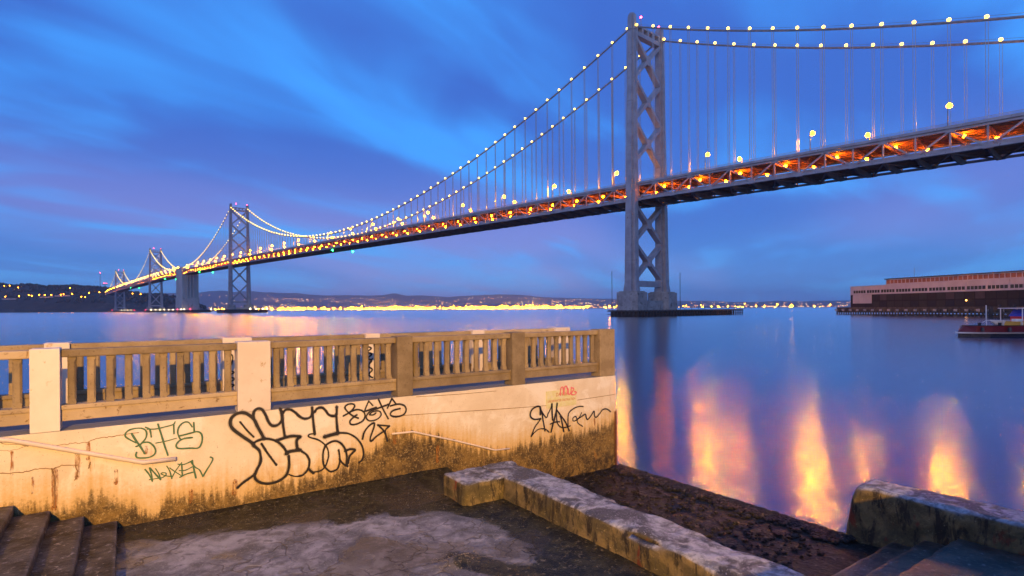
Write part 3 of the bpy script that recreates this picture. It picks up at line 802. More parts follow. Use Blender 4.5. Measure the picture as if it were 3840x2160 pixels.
upw = MB().box(S, 0, LEN, -.12, 40, 10.35, 14.4).build('upper_wall', CREAM, shed)
MB().box(S, .4, LEN, -.55, -.12, 10.15, 10.55).build('canopy_moulding', CREAM, shed)
MB().box(S, -.1, LEN, -.22, 40, 14.4, 14.7).build('cornice', CREAM, shed)
MB().box(S, 1.6, 13.6, -.13, 0, 5.6, 10.14).build('painted_panel', CREAM, shed)
mon = MB().box(S, 19, LEN, 3.2, 36, 14.7, 17.5).build('clerestory', CREAM, shed)
MB().box(S, 18.5, LEN, 2.6, 36.6, 17.5, 17.9).build('roof', UNDER, shed)
wb = MB().box(S, 0, 1.25, -.03, .12, 0, 1.45).mesh('window', WINM)
ox = S(0, 0, 0)
def place(me_, name, s, w_, z, parent): return link(name, me_, None, parent, T(S(s, w_, z) - ox))
k = 0
s = 2.2
while s < LEN - 9:
    for i in range(5): place(wb, 'window', s + i * 1.6, -.17, 10.95, upw)
    MB().box(S, s - .52, s - .22, -.3, -.125, 10.6, 14.38).build('pilaster', CREAM, upw)
    s += 8.62
cb = MB().box(S, 0, 1.75, -.05, .1, 0, 1.75).mesh('window', ORW)
pb = MB().box(S, 0, .28, -.12, .1, 0, 2.1).mesh('mullion', CREAM)
s = 19.6
while s < 120:
    place(cb, 'window', s, 3.14, 15.35, mon); place(pb, 'mullion', s - .33, 3.14, 15.25, mon)
    s += 2.15
r4 = random.Random(3)
s = 14.2
pan_me = [MB().box(S, 0, 3.9, -.06, .05, 0, 2.9).mesh('panel', m_) for m_ in PANEL[:4]]
pan2 = [MB().box(S, 0, 3.9, -.06, .05, 0, 2.6).mesh('panel', m_) for m_ in PANEL[:4]]
while s < 120:
    place(pan_me[r4.choice((0, 0, 1, 1, 2))], 'panel', s, -.02, 7.1, shed)
    place(pan2[r4.choice((0, 3, 3, 3, 1))], 'panel', s, -.02, 3.9, shed)
    s += 4.31
MB().tube([S(34, 4, 17.9), S(34, 4, 22.5)], .08, 5).build('flagpole', STEEL, shed)
link('lamp', lamp_mesh('shed_bulb', emit('shed_lamp', (1.0, .45, .08), 14.0), .3), None, shed, T(S(62.5, -.5, 6.4)))
MB().box(S, 62.3, 62.7, -.45, -.02, 6.7, 6.85).build('lamp_bracket', STEEL, shed)
# wharf
WH = mottled('wharf_timber', (.05, .04, .026), (.10, .08, .05), .6, .85, c3=(.18, .13, .09), s3=.9, lo3=.62, hi3=.7)
wh = thing('wharf', 'dark timber wharf on piles below the pier shed', 'wharf', S(0, -6, 0))
MB().box(S, -1.4, LEN, -7.5, 44, 2.75, 3.69).build('deck', WH, wh)
MB().box(S, -1.0, LEN, -7.0, 43, 1.0, 2.7).build('inner_wall', TIMBER, wh)
MB().box(S, -1.4, LEN, -7.75, -7.5, 2.0, 2.5).build('wale', WH, wh)
pm = MB().tube([(0, 0, -1.5), (0, 0, 2.75)], .36, 7).mesh('pile', WH, True)
capm = MB().box(I, -.45, .45, -.5, .5, 1.75, 2.75).mesh('pile_cap', PIERC)
s = -1.1; k = 0
while s < 125:
    link('pile', pm, None, wh, T(S(s, -7.4, 0)))
    if k % 3 == 0:
        link('pile_cap', capm, None, wh, T(S(s, -7.95, 0)))
    s += 1.55 if s > -4 else .9; k += 1

# ------------------------------------------------------------------ work boat at the right edge
HULL = mottled('dark_red_hull', (.10, .008, .010), (.15, .014, .014), 1.0, .4)
HULLB = mottled('black_hull_bottom', (.012, .010, .012), (.02, .016, .016), 1.0, .4)
WHT = mottled('white_boat_paint', (.70, .68, .62), (.8, .78, .72), 2.0, .4)
YEL = mottled('yellow_gelcoat', (.75, .48, .10), (.8, .55, .16), 2.0, .4)
REDP = mottled('bright_red_paint', (.65, .02, .02), (.75, .04, .03), 1.0, .4)
BLU = mottled('blue_tarpaulin', (.02, .06, .55), (.04, .10, .65), 1.5, .6, .3, 3)
BY = 71.0
def BP(x, y, z): return Vector((57.9 + x, BY + y, z))
boat = thing('work_boat', 'low dark red work boat cut by the right edge of the frame', 'boat', BP(8, 2, 0))
def hull_ring(x, half, z0, z1, flare=1.0): return [BP(x, 2.2 - half * .9, z0), BP(x, 2.2 + half * .9, z0), BP(x, 2.2 + half * flare, z1), BP(x, 2.2 - half * flare, z1)]
MB().loft([hull_ring(.35, .15, -.5, .45), hull_ring(1.2, 1.0, -.5, .45), hull_ring(3.0, 1.8, -.5, .45), hull_ring(6, 2.2, -.5, .45), hull_ring(18, 2.2, -.5, .45)]).build('lower_hull', HULLB, boat)
MB().loft([hull_ring(0, .2, .45, .62), hull_ring(1.0, 1.2, .45, .62), hull_ring(3.0, 2.0, .45, .62), hull_ring(6, 2.38, .45, .62), hull_ring(18.1, 2.38, .45, .62)]).build('rubbing_strake', WHT, boat)
MB().loft([[BP(.25, 2.1, .62), BP(.25, 2.3, .62), BP(.95, 2.4, 1.42), BP(.95, 2.0, 1.42)], hull_ring(1.6, 1.3, .62, 1.42), hull_ring(3.2, 1.95, .62, 1.42), hull_ring(6, 2.25, .62, 1.42), hull_ring(18, 2.25, .62, 1.42)]).build('bulwark', HULL, boat)
MB().loft([[BP(.9, 1.95, 1.42), BP(.9, 2.45, 1.42), BP(.9, 2.4, 1.5), BP(.9, 2.0, 1.5)], hull_ring(3.2, 2.0, 1.42, 1.5), hull_ring(6, 2.3, 1.42, 1.5), hull_ring(18, 2.3, 1.42, 1.5)]).build('cap_rail', HULLB, boat)
cabn = MB().box(BP, 8.2, 13.5, .9, 3.5, 1.5, 2.6).build('cabin', REDP, boat)
for xx in (8.7, 10.2, 11.7):
    MB().box(BP, xx, xx + .9, .86, .9, 1.85, 2.4).build('window', WINM, cabn)
MB().loft([[BP(x, .6, z0), BP(x, 3.8, z0), BP(x, 3.4, z1), BP(x, 1.0, z1)] for x, z0, z1 in ((8.2, 2.6, 2.9), (8.6, 2.62, 3.5), (10.0, 2.62, 3.45), (11.5, 2.62, 3.6), (13.5, 2.62, 3.2))]).build('tarpaulin', BLU, boat)
MB().box(BP, 7.0, 14, .4, 4.0, 3.62, 3.72).build('canopy', WHT, boat)
for xx in (7.2, 13.8):
    for yy in (.6, 3.8): beam('canopy_post', BP(xx, yy, 1.5), BP(xx, yy, 3.62), .08, .08, WHT, boat)
for xx in (2.4, 4.6, 6.8, 9.0, 11.2):
    beam('rail_post', BP(xx, .35, 1.5), BP(xx, .35, 2.15), .05, .05, WHT, boat)
MB().tube([BP(2.0, .45, 1.9), BP(2.4, .35, 2.15), BP(11.2, .35, 2.15)], .03, 6).build('guard_rail', WHT, boat)
for xx in (1.9, 4.9, 8.1, 10.8):
    MB().tube([BP(xx, -.16 if xx > 2.5 else .35, 1.25), BP(xx, -.2 if xx > 2.5 else .3, .72)], .17, 8).build('fender_buoy', HULLB, boat)
for xx in (1.8, 4.4): beam('bollard', BP(xx, .7, 1.5), BP(xx, .7, 1.85), .25, .25, HULLB, boat)
din = thing('dinghy', 'small white and yellow dinghy lying on the red boat deck', 'dinghy', BP(5.2, 1.2, 1.5))
def dring(x, h, z0, z1): return [BP(x, 1.2 - h * .5, z0), BP(x, 1.2 + h * .5, z0), BP(x, 1.2 + h, z1), BP(x, 1.2 - h, z1)]
MB().loft([dring(5.0, .7, 1.5, 2.05), dring(6.2, .72, 1.5, 1.98), dring(7.6, .68, 1.5, 1.98), dring(7.7, .66, 1.52, 1.98)]).build('hull', YEL, din)
MB().loft([[BP(3.6, 1.15, 2.1), BP(3.6, 1.25, 2.1), BP(3.6, 1.25, 2.2), BP(3.6, 1.15, 2.2)], dring(4.2, .5, 1.62, 2.15), dring(4.98, .7, 1.5, 2.06)]).build('bow', WHT, din)
MB().box(BP, 6.6, 7.4, .9, 1.5, 1.98, 2.3).build('engine_cover', WHT, din)
# mooring dolphin behind the boat
dol = thing('mooring_dolphin', 'timber mooring dolphin with a pale pole behind the red boat', 'mooring', at_level(3712, 1192, 0))
base = at_level(3712, 1192, 0)
for k, (a, b) in enumerate(((0, 0), (1.5, 1), (3.2, 0), (5, 1.2), (7, .2), (9, 1))):
    q = base + Vector((a, b, 0)); link('pile', MB().tube([q + Vector((0, 0, -1.5)), q + Vector((0, 0, 3.0 + (k % 3) * .7))], .38, 7).mesh('pile', TIMBER), None, dol)
MB().box(lambda a, b, z: base + Vector((a, b, z)), -.3, 14, -.7, 3, 1.3, 1.8).build('float', WH, dol)
q = base + Vector((-1.2, 0, 0)); MB().tube([q + Vector((0, 0, -1.5)), q + Vector((0, 0, 4.2))], .17, 7).build('pole', WHT, dol)

# ================================================================== QUAY
# levels below the eye, measured on the photograph
Z_LAND, Z_SLAB, Z_PROM, Z_PLAT = EYE - 2.93, EYE - 3.60, EYE - 1.53, EYE - 3.13
CONC_D = mottled('dark_wet_step_concrete', (.026, .021, .016), (.105, .086, .07), 3.5, .5, .6, 16, c3=(.30, .26, .22), s3=14.0, lo3=.56, hi3=.68, bdist=.03, wear=(.34, .29, .24), spec=.2)
CONC_P = mottled('promenade_concrete', (.22, .20, .18), (.30, .28, .25), 1.2, .8, .3, 12)

def attr_grid(name, nu, nv, fpos, fattr, mat, parent=None, attr='mask'):
    verts, faces, vals = [], [], []
    for j in range(nv + 1):
        for i in range(nu + 1):
            u, v = i / nu, j / nv
            verts.append(tuple(fpos(u, v))); vals.append(fattr(u, v))
    for j in range(nv):
        for i in range(nu):
            k = j * (nu + 1) + i
            faces.append((k, k + 1, k + nu + 2, k + nu + 1))
    me_ = bpy.data.meshes.new(name); me_.from_pydata(verts, [], faces); me_.materials.append(mat)
    at_ = me_.attributes.new(attr, 'FLOAT', 'POINT'); at_.data.foreach_set('value', vals)
    me_.polygons.foreach_set('use_smooth', [True] * len(me_.polygons))
    return link(name, me_, None, parent)

# ---- pier wall (painted, mossy foot)
m, g = new_mat('painted_pier_wall'); WALLM = m
pos = g.n('ShaderNodeNewGeometry').outputs['Position']
att = g.n('ShaderNodeAttribute'); att.attribute_name = 'mask'; ma = att.outputs['Fac']
nf = g.noise(pos, 9.0, 8, .7, .6); nc = g.noise(pos, 2.0, 5, .6, .3); nfine = g.noise(pos, 42.0, 5, .65)
streak = g.noise(g.n('ShaderNodeVectorMath', operation='MULTIPLY', in_0=pos, in_1=(13, 13, 1.1)).outputs[0], 1.0, 5, .6)
nff = g.noise(pos, 30.0, 6, .7, .3)
d = g.m('ADD', ma, g.m('ADD', g.m('MULTIPLY', g.m('SUBTRACT', nff, .5), .42), g.m('MULTIPLY', g.m('SUBTRACT', streak, .5), .62)))
d = g.m('ADD', d, g.m('MULTIPLY', g.m('SUBTRACT', nf, .5), .18))
moss = g.step(d, -.06, .12)
halo = g.step(d, -.46, .02)
cream = g.mix(g.step(nc, .35, .68), (.78, .65, .46), (.70, .56, .37))
cream = g.mix(g.m('MULTIPLY', g.step(g.noise(pos, .9, 6, .65, .5), .50, .58), .65), cream, (.86, .76, .60))
speck = g.step(g.noise(pos, 55.0, 3, .5), .685, .715)
cream = g.mix(g.m('MULTIPLY', speck, .75), cream, (.22, .13, .06))
cream = g.mix(g.m('MULTIPLY', halo, .75), cream, (.62, .36, .07))
mossc = g.mix(g.step(g.noise(pos, 3.2, 7, .7, .3), .38, .62), (.060, .034, .009), (.23, .135, .030))
mossc = g.mix(g.m('MULTIPLY', g.step(nff, .50, .66), .8), mossc, (.44, .30, .11))
mossc = g.mix(g.m('MULTIPLY', g.step(nfine, .54, .68), .85), mossc, (.030, .017, .005))
lowf = g.step(ma, .35, .95)
mossc = g.mix(g.m('MULTIPLY', lowf, g.step(nf, .40, .60)), mossc, (.030, .016, .006))
rust = g.step(g.noise(g.n('ShaderNodeVectorMath', operation='MULTIPLY', in_0=pos, in_1=(3.2, 3.2, .8)).outputs[0], 1.0, 6, .7, .4), .63, .70)
c = g.mix(moss, cream, mossc)
c = g.mix(g.m('MULTIPLY', rust, .50), c, (.46, .22, .04))
b1 = g.n('ShaderNodeBump'); g.set(b1, 'Strength', .45); g.set(b1, 'Distance', .012); g.set(b1, 'Height', g.m('ADD', nfine, g.m('MULTIPLY', nf, g.m('ADD', .3, g.m('MULTIPLY', moss, 2.0)))))
finish(g, c, .8, b1.outputs[0])

moss_px = [(-200, 1880), (0, 1900), (60, 1893), (180, 1885), (215, 1915), (300, 1885), (340, 1860), (420, 1862), (500, 1895), (560, 1910), (640, 1870), (760, 1850), (900, 1838), (1050, 1815), (1150, 1795), (1250, 1765), (1330, 1720), (1400, 1680), (1460, 1632), (1543, 1622), (1650, 1643), (1760, 1668), (1850, 1690), (1900, 1684), (1960, 1665), (2050, 1645), (2130, 1625), (2200, 1612), (2260, 1590), (2316, 1580)]
moss_tb = [on_wall(*q) for q in moss_px]
A_END = 8.92 + .24
pier = thing('pier_wall', 'cream painted concrete pier wall covered in graffiti with a mossy foot', 'wall', Q(4, 0, Z_SLAB))
WA0 = -9.0
def wpos(u, v):
    a = WA0 + (A_END - WA0) * u; z = -1.0 + (Z_PROM + 1.0) * v
    zz = interp(moss_tb, a)
    ins = .02 if z < zz else 0
    return Q(a, 0.0 + .004 * noise.noise((a * 3, z * 3, 0)), z)
def wattr(u, v):
    a = WA0 + (A_END - WA0) * u; z = -1.0 + (Z_PROM + 1.0) * v
    return max(-1.5, min(1.5, interp(moss_tb, a) - z))
attr_grid('wall_face', 240, 50, wpos, wattr, WALLM, pier)
# end and back of the pier and its deck
core = MB().box(Q, WA0, A_END - .01, -1.85, -.03, -1.0, Z_PROM - .004); core.build('wall_core', WALLM, pier)
attr_grid('wall_end', 20, 50, lambda u, v: Q(A_END, -1.85 * u, -1.0 + (Z_PROM + 1.0) * v), lambda u, v: wattr(1, v), WALLM, pier)
MB().box(Q, WA0, A_END + .0, -1.86, .0, Z_PROM - .003, Z_PROM + .0).build('pier_deck', CONC_P, pier)

# ---- balustrades
BAL = mottled('weathered_tan_concrete', (.245, .168, .078), (.34, .245, .125), 3.0, .8, .5, 60, c3=(.13, .08, .032), s3=48.0, lo3=.56, hi3=.68, bdist=.006, rand=.22)
BALC = mottled('cream_post_paint', (.72, .58, .43), (.77, .65, .50), 2.0, .75, .25, 45, c3=(.50, .33, .15), s3=9, lo3=.62, hi3=.72, bdist=.006, rand=.08)
BALG = mottled('grey_cream_rail_paint', (.42, .30, .155), (.52, .38, .21), 2.0, .8, .4, 50, c3=(.24, .15, .06), s3=12, lo3=.57, hi3=.66, bdist=.006, rand=.12)
def bmesh_box(name, la, lb, lz, bev, mat):
    bm_ = bmesh.new(); bmesh.ops.create_cube(bm_, size=1.0)
    for v in bm_.verts: v.co.x *= la; v.co.y *= lb; v.co.z *= lz
    bmesh.ops.bevel(bm_, geom=bm_.edges[:], offset=bev, segments=2, affect='EDGES', profile=.6)
    me_ = bpy.data.meshes.new(name); bm_.to_mesh(me_); bm_.free(); me_.materials.append(mat); return me_
QROT = math.atan2(AY, AX)
def qmat(a, b, z): return T(Q(a, b, z)) @ Matrix.Rotation(QROT, 4, 'Z')
posts = [(-6.45, .30, 0), (-3.5, .30, 0), (-.84, .30, 0), (1.60, .46, 0), (4.04, .29, 1), (6.48, .31, 1), (8.92, .46, 1)]
# chamfered baluster profile, turned octagonal between square ends
def baluster_mesh(name, mat):
    h = .62; q, c_ = .046, .020
    def ring(z, c2): return [(-q + c2, -q, z), (q - c2, -q, z), (q, -q + c2, z), (q, q - c2, z), (q - c2, q, z), (-q + c2, q, z), (-q, q - c2, z), (-q, -q + c2, z)]
    return MB().loft([ring(0, .002), ring(.05, .002), ring(.075, c_), ring(h - .06, c_), ring(h - .035, .002), ring(h, .002)]).mesh(name, mat)
bal_t, bal_g = baluster_mesh('baluster', BAL), baluster_mesh('baluster', BAL)
def balustrade(b, label, front):
    o_ = thing('balustrade', label, 'balustrade', Q(4, b, Z_PROM))
    for k, (a, wd, tan) in enumerate(posts):
        h = 1.055
        me_ = bmesh_box('post', wd, .30, h, .012, (BAL if tan else BALC) if front else BALC)
        p_ = link('post', me_, None, o_, qmat(a, b, Z_PROM + h / 2))
        if front:
            # post runs down flush into the wall face
            pass
    for k in range(len(posts) - 1):
        a0 = posts[k][0] + posts[k][1] / 2; a1 = posts[k + 1][0] - posts[k + 1][1] / 2
        L = a1 - a0
        top = bmesh_box('top_rail', L, .17, .105, .022, (BAL if k >= 2 else BALG) if front else (BAL if k < 5 else BALG))
        link('top_rail', top, None, o_, qmat((a0 + a1) / 2, b, Z_PROM + .985))
        mrail = BALG if k < 3 else BAL
        bot = bmesh_box('bottom_rail', L, .16, .15, .008, mrail if front else BAL)
        br = link('bottom_rail', bot, None, o_, qmat((a0 + a1) / 2, b, Z_PROM + .185))
        lip = bmesh_box('sill', L - .004, .205, .06, .012, mrail if front else BAL)
        link('sill', lip, None, o_, qmat((a0 + a1) / 2, b, Z_PROM + .288))
        n = 10
        for i in range(n):
            a = a0 + L * (i + .55) / (n + .1)
            link('baluster', bal_t, None, o_, T(Q(a, b, Z_PROM + .316)) @ Matrix.Rotation(QROT, 4, 'Z'))
    return o_
balustrade(-.152, 'front concrete balustrade with tan balusters above the graffiti wall', True)
balustrade(-1.70, 'rear concrete balustrade with cream posts seen through the front one', False)

# ---- handrail strips fixed to the wall
WHP = mottled('cream_pipe_paint', (.70, .56, .42), (.76, .62, .48), 5.0, .6)
def wallpt(px, py, b=0.0, proud=.0):
    a, z = on_wall(px, py, b); return Q(a, b + proud, z)
for pts_, lab in (([(-120, 1640), (37, 1647), (534, 1731), (658, 1717)], 'cream pipe handrail fixed to the wall above the left steps'), ([(1465, 1625), (1543, 1617), (1700, 1650), (1850, 1686), (1905, 1680)], 'thin cream handrail stub on the mossy part of the wall')):
    o = thing('handrail', lab, 'handrail', wallpt(*pts_[1]))
    MB().tube([wallpt(x, y, 0, .055) for x, y in pts_], .030 if 'left' in lab else .016, 8).build('pipe', WHP, o, True)
    for x, y in pts_[1:-1]:
        beam('bracket', wallpt(x, y, 0, -.01), wallpt(x, y, 0, .05), .03, .03, UNDER, o)

# ---- graffiti: paint strokes lying on the wall
def catmull(p, k=7):
    out = []
    n = len(p)
    for i in range(n - 1):
        p0, p1, p2, p3 = p[max(i - 1, 0)], p[i], p[i + 1], p[min(i + 2, n - 1)]
        for j in range(k):
            t = j / k
            out.append(tuple(.5 * (2*p1[q] + (p2[q]-p0[q])*t + (2*p0[q]-5*p1[q]+4*p2[q]-p3[q])*t*t + (3*p1[q]-p0[q]-3*p2[q]+p3[q])*t**3) for q in (0, 1)))
    out.append(tuple(p[-1])); return out
def paint(name, strokes, org, sc, mat, parent, b=0.0, proud=.007, label=None, spray=None):
    mb = MB(); lift = 0
    for st_, wpx in strokes:
        pts_ = catmull(st_)
        if len(pts_) < 2: continue
        q = [on_wall(org[0] + x / sc, org[1] + y / sc, b) for x, y in pts_]
        a_m, z_m = q[len(q) // 2]
        # px width -> metres on the wall at that spot
        Y_ = abs(Q(a_m, b, 0).y); wd = wpx / sc * Y_ / F
        L, Rr = [], []
        n = len(q)
        for i in range(n):
            d0 = Vector((q[min(i+1, n-1)][0] - q[max(i-1, 0)][0], q[min(i+1, n-1)][1] - q[max(i-1, 0)][1]))
            if d0.length < 1e-6: d0 = Vector((1, 0))
            d0.normalize(); nn = Vector((-d0.y, d0.x)) * wd / 2 * (1 + .28 * noise.noise((i * .13, wpx, len(st_))) + .10 * noise.noise((i * .9, 3, wpx)))
            L.append((q[i][0] + nn.x, q[i][1] + nn.y)); Rr.append((q[i][0] - nn.x, q[i][1] - nn.y))
        pr = b + proud + lift; lift += .00045 if spray or name != 'overspray' else .00002
        vs_ = [Q(x, pr, z) for x, z in L] + [Q(x, pr, z) for x, z in Rr]
        mb.add(vs_, [(i, i + 1, n + i + 1, n + i) for i in range(n - 1)])
        for e, (ex, ez) in ((0, q[0]), (1, q[-1])):        # round ends
            ring = [Q(ex + wd/2 * math.cos(R(30*i)), pr + .0002, ez + wd/2 * math.sin(R(30*i))) for i in range(12)]
            mb.add(ring, [tuple(range(12))])
    o = link(name, mb.mesh(name, mat, fix=False), None, parent)
    if label: o['label'] = label
    if spray: paint('overspray', [(a_, w_ * 1.55) for a_, w_ in strokes], org, sc, spray, parent, b, proud - .0015)
    return o
BLACKP = mottled('black_spray_paint', (.012, .008, .006), (.022, .014, .010), 20, .55)
GREENP = mottled('green_marker_paint', (.05, .13, .055), (.08, .17, .08), 20, .55)
MIST, g = new_mat('black_overspray')
pp = g.n('ShaderNodeBsdfPrincipled'); g.set(pp, 'Base Color', (.03, .02, .015)); g.set(pp, 'Roughness', .7)
tr = g.n('ShaderNodeBsdfTransparent'); ms = g.n('ShaderNodeMixShader')
g.set(ms, 0, g.m('MULTIPLY', g.noise(g.n('ShaderNodeNewGeometry').outputs['Position'], 70, 4, .6), .55)); g.set(ms, 1, tr.outputs[0]); g.set(ms, 2, pp.outputs[0])
g.n('ShaderNodeOutputMaterial', in_Surface=ms.outputs[0])
PINKP = mottled('pink_spray_paint', (.75, .12, .13), (.8, .2, .2), 20, .6)
big = [([(400,690),(380,650),(250,560),(130,470),(85,400),(95,320),(160,260),(250,240),(330,270),(400,330),(450,430),(500,520),(535,590)],40),
 ([(390,310),(400,230),(450,187),(510,200),(560,280),(600,370),(650,415),(720,405),(770,350),(780,290),(755,190)],34),
 ([(775,230),(790,400),(815,570)],30), ([(790,240),(830,200),(890,200),(950,235),(1010,290),(1070,320),(1140,310),(1180,260),(1180,170)],31),
 ([(1185,250),(1200,400),(1215,530)],32), ([(1215,230),(1250,185),(1310,172),(1360,210),(1400,265),(1460,285),(1505,265),(1510,160)],31),
 ([(1505,260),(1512,400),(1525,515)],32), ([(1215,520),(1150,530),(1130,555),(1160,575),(1250,600),(1330,650),(1385,720),(1400,810),(1385,890),(1355,960),(1300,1015),(1190,1040)],18),
 ([(1345,565),(1430,540),(1530,515)],44), ([(1530,512),(1640,515),(1730,550),(1800,610),(1850,690),(1870,790),(1850,870),(1810,910)],22),
 ([(1355,690),(1400,650),(1480,620),(1550,640),(1600,690),(1630,750),(1645,830),(1640,920),(1655,960)],25),
 ([(1355,690),(1330,760),(1325,860),(1335,940),(1370,990),(1430,1030),(1510,1000),(1545,930),(1550,830),(1535,740)],22), ([(1550,860),(1580,910),(1630,950)],22),
 ([(1620,755),(1690,730),(1755,740),(1720,780),(1680,830),(1660,920)],28), ([(380,660),(440,620),(540,590),(640,600),(730,640),(800,710),(850,790)],30),
 ([(700,615),(800,580),(900,555),(1020,560),(985,590),(970,640),(985,740)],36), ([(830,790),(880,760),(1020,740)],42),
 ([(420,700),(470,750),(490,840),(480,920),(440,1000),(410,1080),(430,1140),(500,1180),(600,1190),(720,1160),(810,1100),(850,1040),(870,940),(865,820)],33),
 ([(420,1060),(350,1110),(250,1180),(180,1245)],30), ([(1040,760),(1100,800),(1140,870),(1140,940),(1115,1010),(1060,1070),(1010,1090)],26),
 ([(870,1070),(960,1095),(1040,1085)],16), ([(1130,990),(1170,1030),(1200,1050)],30), ([(215,365),(300,470),(395,565)],22), ([(500,655),(580,780),(700,940)],26)]
small = [([(1600,285),(1690,230),(1750,160),(1730,125),(1660,130),(1620,170),(1650,220),(1720,280),(1800,315)],20), ([(1690,230),(1780,200),(1860,220),(1890,280),(1860,350),(1770,395),(1700,395),(1690,350),(1750,290),(1780,270)],20),
 ([(1880,230),(1910,150),(1940,85)],17), ([(1940,85),(1995,145)],16), ([(1900,220),(2040,170)],22), ([(2040,190),(1950,230),(1905,300),(1950,350),(2050,330),(2105,270),(2080,220),(2000,225),(1950,265),(2000,270),(2035,245)],17),
 ([(2070,60),(2130,190),(2200,320)],20), ([(2040,190),(2150,150),(2200,130)],22), ([(2190,180),(2250,50)],18), ([(2250,50),(2310,130)],18), ([(2230,150),(2340,125),(2420,150),(2440,210),(2400,270),(2300,295),(2230,270),(2260,215),(2360,185)],20),
 ([(1855,595),(1880,500),(1950,410),(2010,380),(2010,430),(1960,580),(1975,620),(2040,560),(2140,490)],22), ([(2060,405),(2215,420)],20), ([(2215,420),(2160,480),(2170,550),(2190,620)],22), ([(2060,405),(2130,470),(2160,520)],20)]
bts = [([(350,600),(230,540),(150,480),(160,410),(250,350),(400,325),(500,345),(545,400),(540,490),(490,570),(420,640),(350,670)],28), ([(270,430),(350,560),(430,670),(510,800)],36),
 ([(470,600),(580,590),(670,650),(715,740),(690,820),(600,870),(470,885),(370,875),(345,830),(360,780)],30), ([(530,310),(600,340),(620,400),(635,490)],28), ([(560,345),(720,340),(860,310),(1040,260),(1080,210)],24),
 ([(1055,260),(1060,430)],26), ([(760,250),(820,440),(880,640),(945,830)],30), ([(720,605),(900,570),(1100,515)],20), ([(1430,220),(1435,320),(1440,400)],28), ([(1400,300),(1330,215),(1240,220),(1160,290),(1130,390),(1150,480),(1180,530)],26),
 ([(1160,470),(1250,450),(1400,410),(1500,390),(1570,430),(1590,520),(1570,620),(1510,695),(1350,700),(1150,705),(1100,650),(1150,570),(1250,520),(1400,500)],30)]
wex = [([(520,1100),(600,1200),(655,1320)],26), ([(655,1320),(640,1200),(600,1070)],25), ([(610,1070),(700,1170),(810,1290)],27), ([(810,1270),(770,1170),(715,1085)],20), ([(600,1290),(720,1270),(830,1255),(900,1210),(910,1170),(850,1160),(820,1180),(900,1215),(1000,1230)],19), ([(925,1035),(980,1130),(1020,1270)],21), ([(1020,1250),(1100,1110),(1205,970)],19), ([(980,1070),(1080,1140),(1190,1210)],19), ([(1140,1000),(1260,1000),(1410,930)],21), ([(1205,1000),(1215,1200)],23), ([(1160,1120),(1280,1110),(1400,1050)],19), ([(1170,1245),(1300,1180),(1420,1150)],25), ([(1400,930),(1430,1080),(1470,1255)],27), ([(1380,960),(1450,1050),(1540,1110),(1600,1230)],23), ([(1600,1230),(1690,1080),(1770,950),(1785,890),(1740,865)],25)]
eman = [([(640,800),(640,700),(620,640),(550,650),(480,700),(445,780),(460,850),(530,890),(650,875)],28), ([(650,875),(600,950),(530,1050),(465,1220)],24), ([(465,1220),(540,1130),(630,1075),(740,1080),(810,1140)],19), ([(640,650),(670,770),(700,940),(730,1110)],27), ([(660,720),(720,820),(765,850),(790,780),(840,680),(865,590)],23), ([(865,590),(870,760),(880,900)],31), ([(965,580),(950,720),(920,860),(880,1000),(850,1130)],31), ([(835,980),(920,945),(1010,935)],23), ([(950,720),(960,900),(980,980),(1040,1040),(1130,1045),(1220,1015)],21), ([(960,710),(1040,820),(1130,950),(1200,1110)],27), ([(1030,830),(1060,950),(1090,1120)],27), ([(1180,1050),(1175,900),(1190,770),(1270,690),(1380,640),(1470,640)],20), ([(1440,760),(1380,870),(1290,925),(1270,870),(1320,830),(1350,880),(1370,960),(1460,1025)],17), ([(1350,890),(1430,840),(1510,790),(1530,860),(1560,890),(1620,820),(1680,730),(1690,820),(1720,850),(1780,790),(1850,700),(1930,690),(2000,740)],22)]
paint('graffiti', big, (840, 1480), 3.5778, BLACKP, pier, label='large black outlined bubble lettering', spray=MIST)
paint('graffiti', small, (840, 1480), 3.5778, BLACKP, pier, label='small black tag with a hooked arrow', spray=MIST)
paint('graffiti', bts, (440, 1540), 4.998, GREENP, pier, label='green three letter tag')
paint('graffiti', wex, (440, 1540), 4.998, GREENP, pier, label='green scrawled tag below the pipe')
# warning sign
SIGNM = mottled('faded_sign_yellow', (.70, .62, .26), (.76, .68, .36), 8.0, .6, c3=(.72, .62, .45), s3=12)
REDT = mottled('faded_red_print', (.50, .10, .04), (.58, .16, .06), 30, .6)
sgn = thing('warning_sign', 'small faded yellow danger sign with pink scribble on the wall', 'sign', wallpt(2103, 1525))
c0, c1, c2, c3 = [on_wall(*q) for q in ((2047, 1468), (2159, 1456), (2159, 1518), (2048, 1529))]
sa0, sa1 = (c0[0] + c3[0]) / 2, (c1[0] + c2[0]) / 2
sz0, sz1 = (c2[1] + c3[1]) / 2, (c0[1] + c1[1]) / 2
MB().box(Q, sa0, sa1, .004, .018, sz0, sz1).build('plate', SIGNM, sgn)
def text(body, a_c, z_c, width, mat, parent, bb):
    cu = bpy.data.curves.new('t', 'FONT'); cu.body = body; cu.align_x = 'CENTER'; cu.align_y = 'CENTER'; cu.size = 1.0
    to = bpy.data.objects.new('t', cu); col.objects.link(to)
    dg = bpy.context.evaluated_depsgraph_get()
    me_ = bpy.data.meshes.new_from_object(to.evaluated_get(dg)); bpy.data.objects.remove(to)
    xs = [v.co.x for v in me_.vertices]; k = width / (max(xs) - min(xs))
    for v in me_.vertices: v.co = Q(a_c + v.co.x * k, bb, z_c + v.co.y * k * 1.25)
    me_.materials.clear(); me_.materials.append(mat)
    return link('lettering', me_, None, parent)
sw, sh = sa1 - sa0, sz1 - sz0
text('DANGER', sa0 + sw * .52, sz0 + sh * .74, sw * .42, REDT, sgn, .0215)
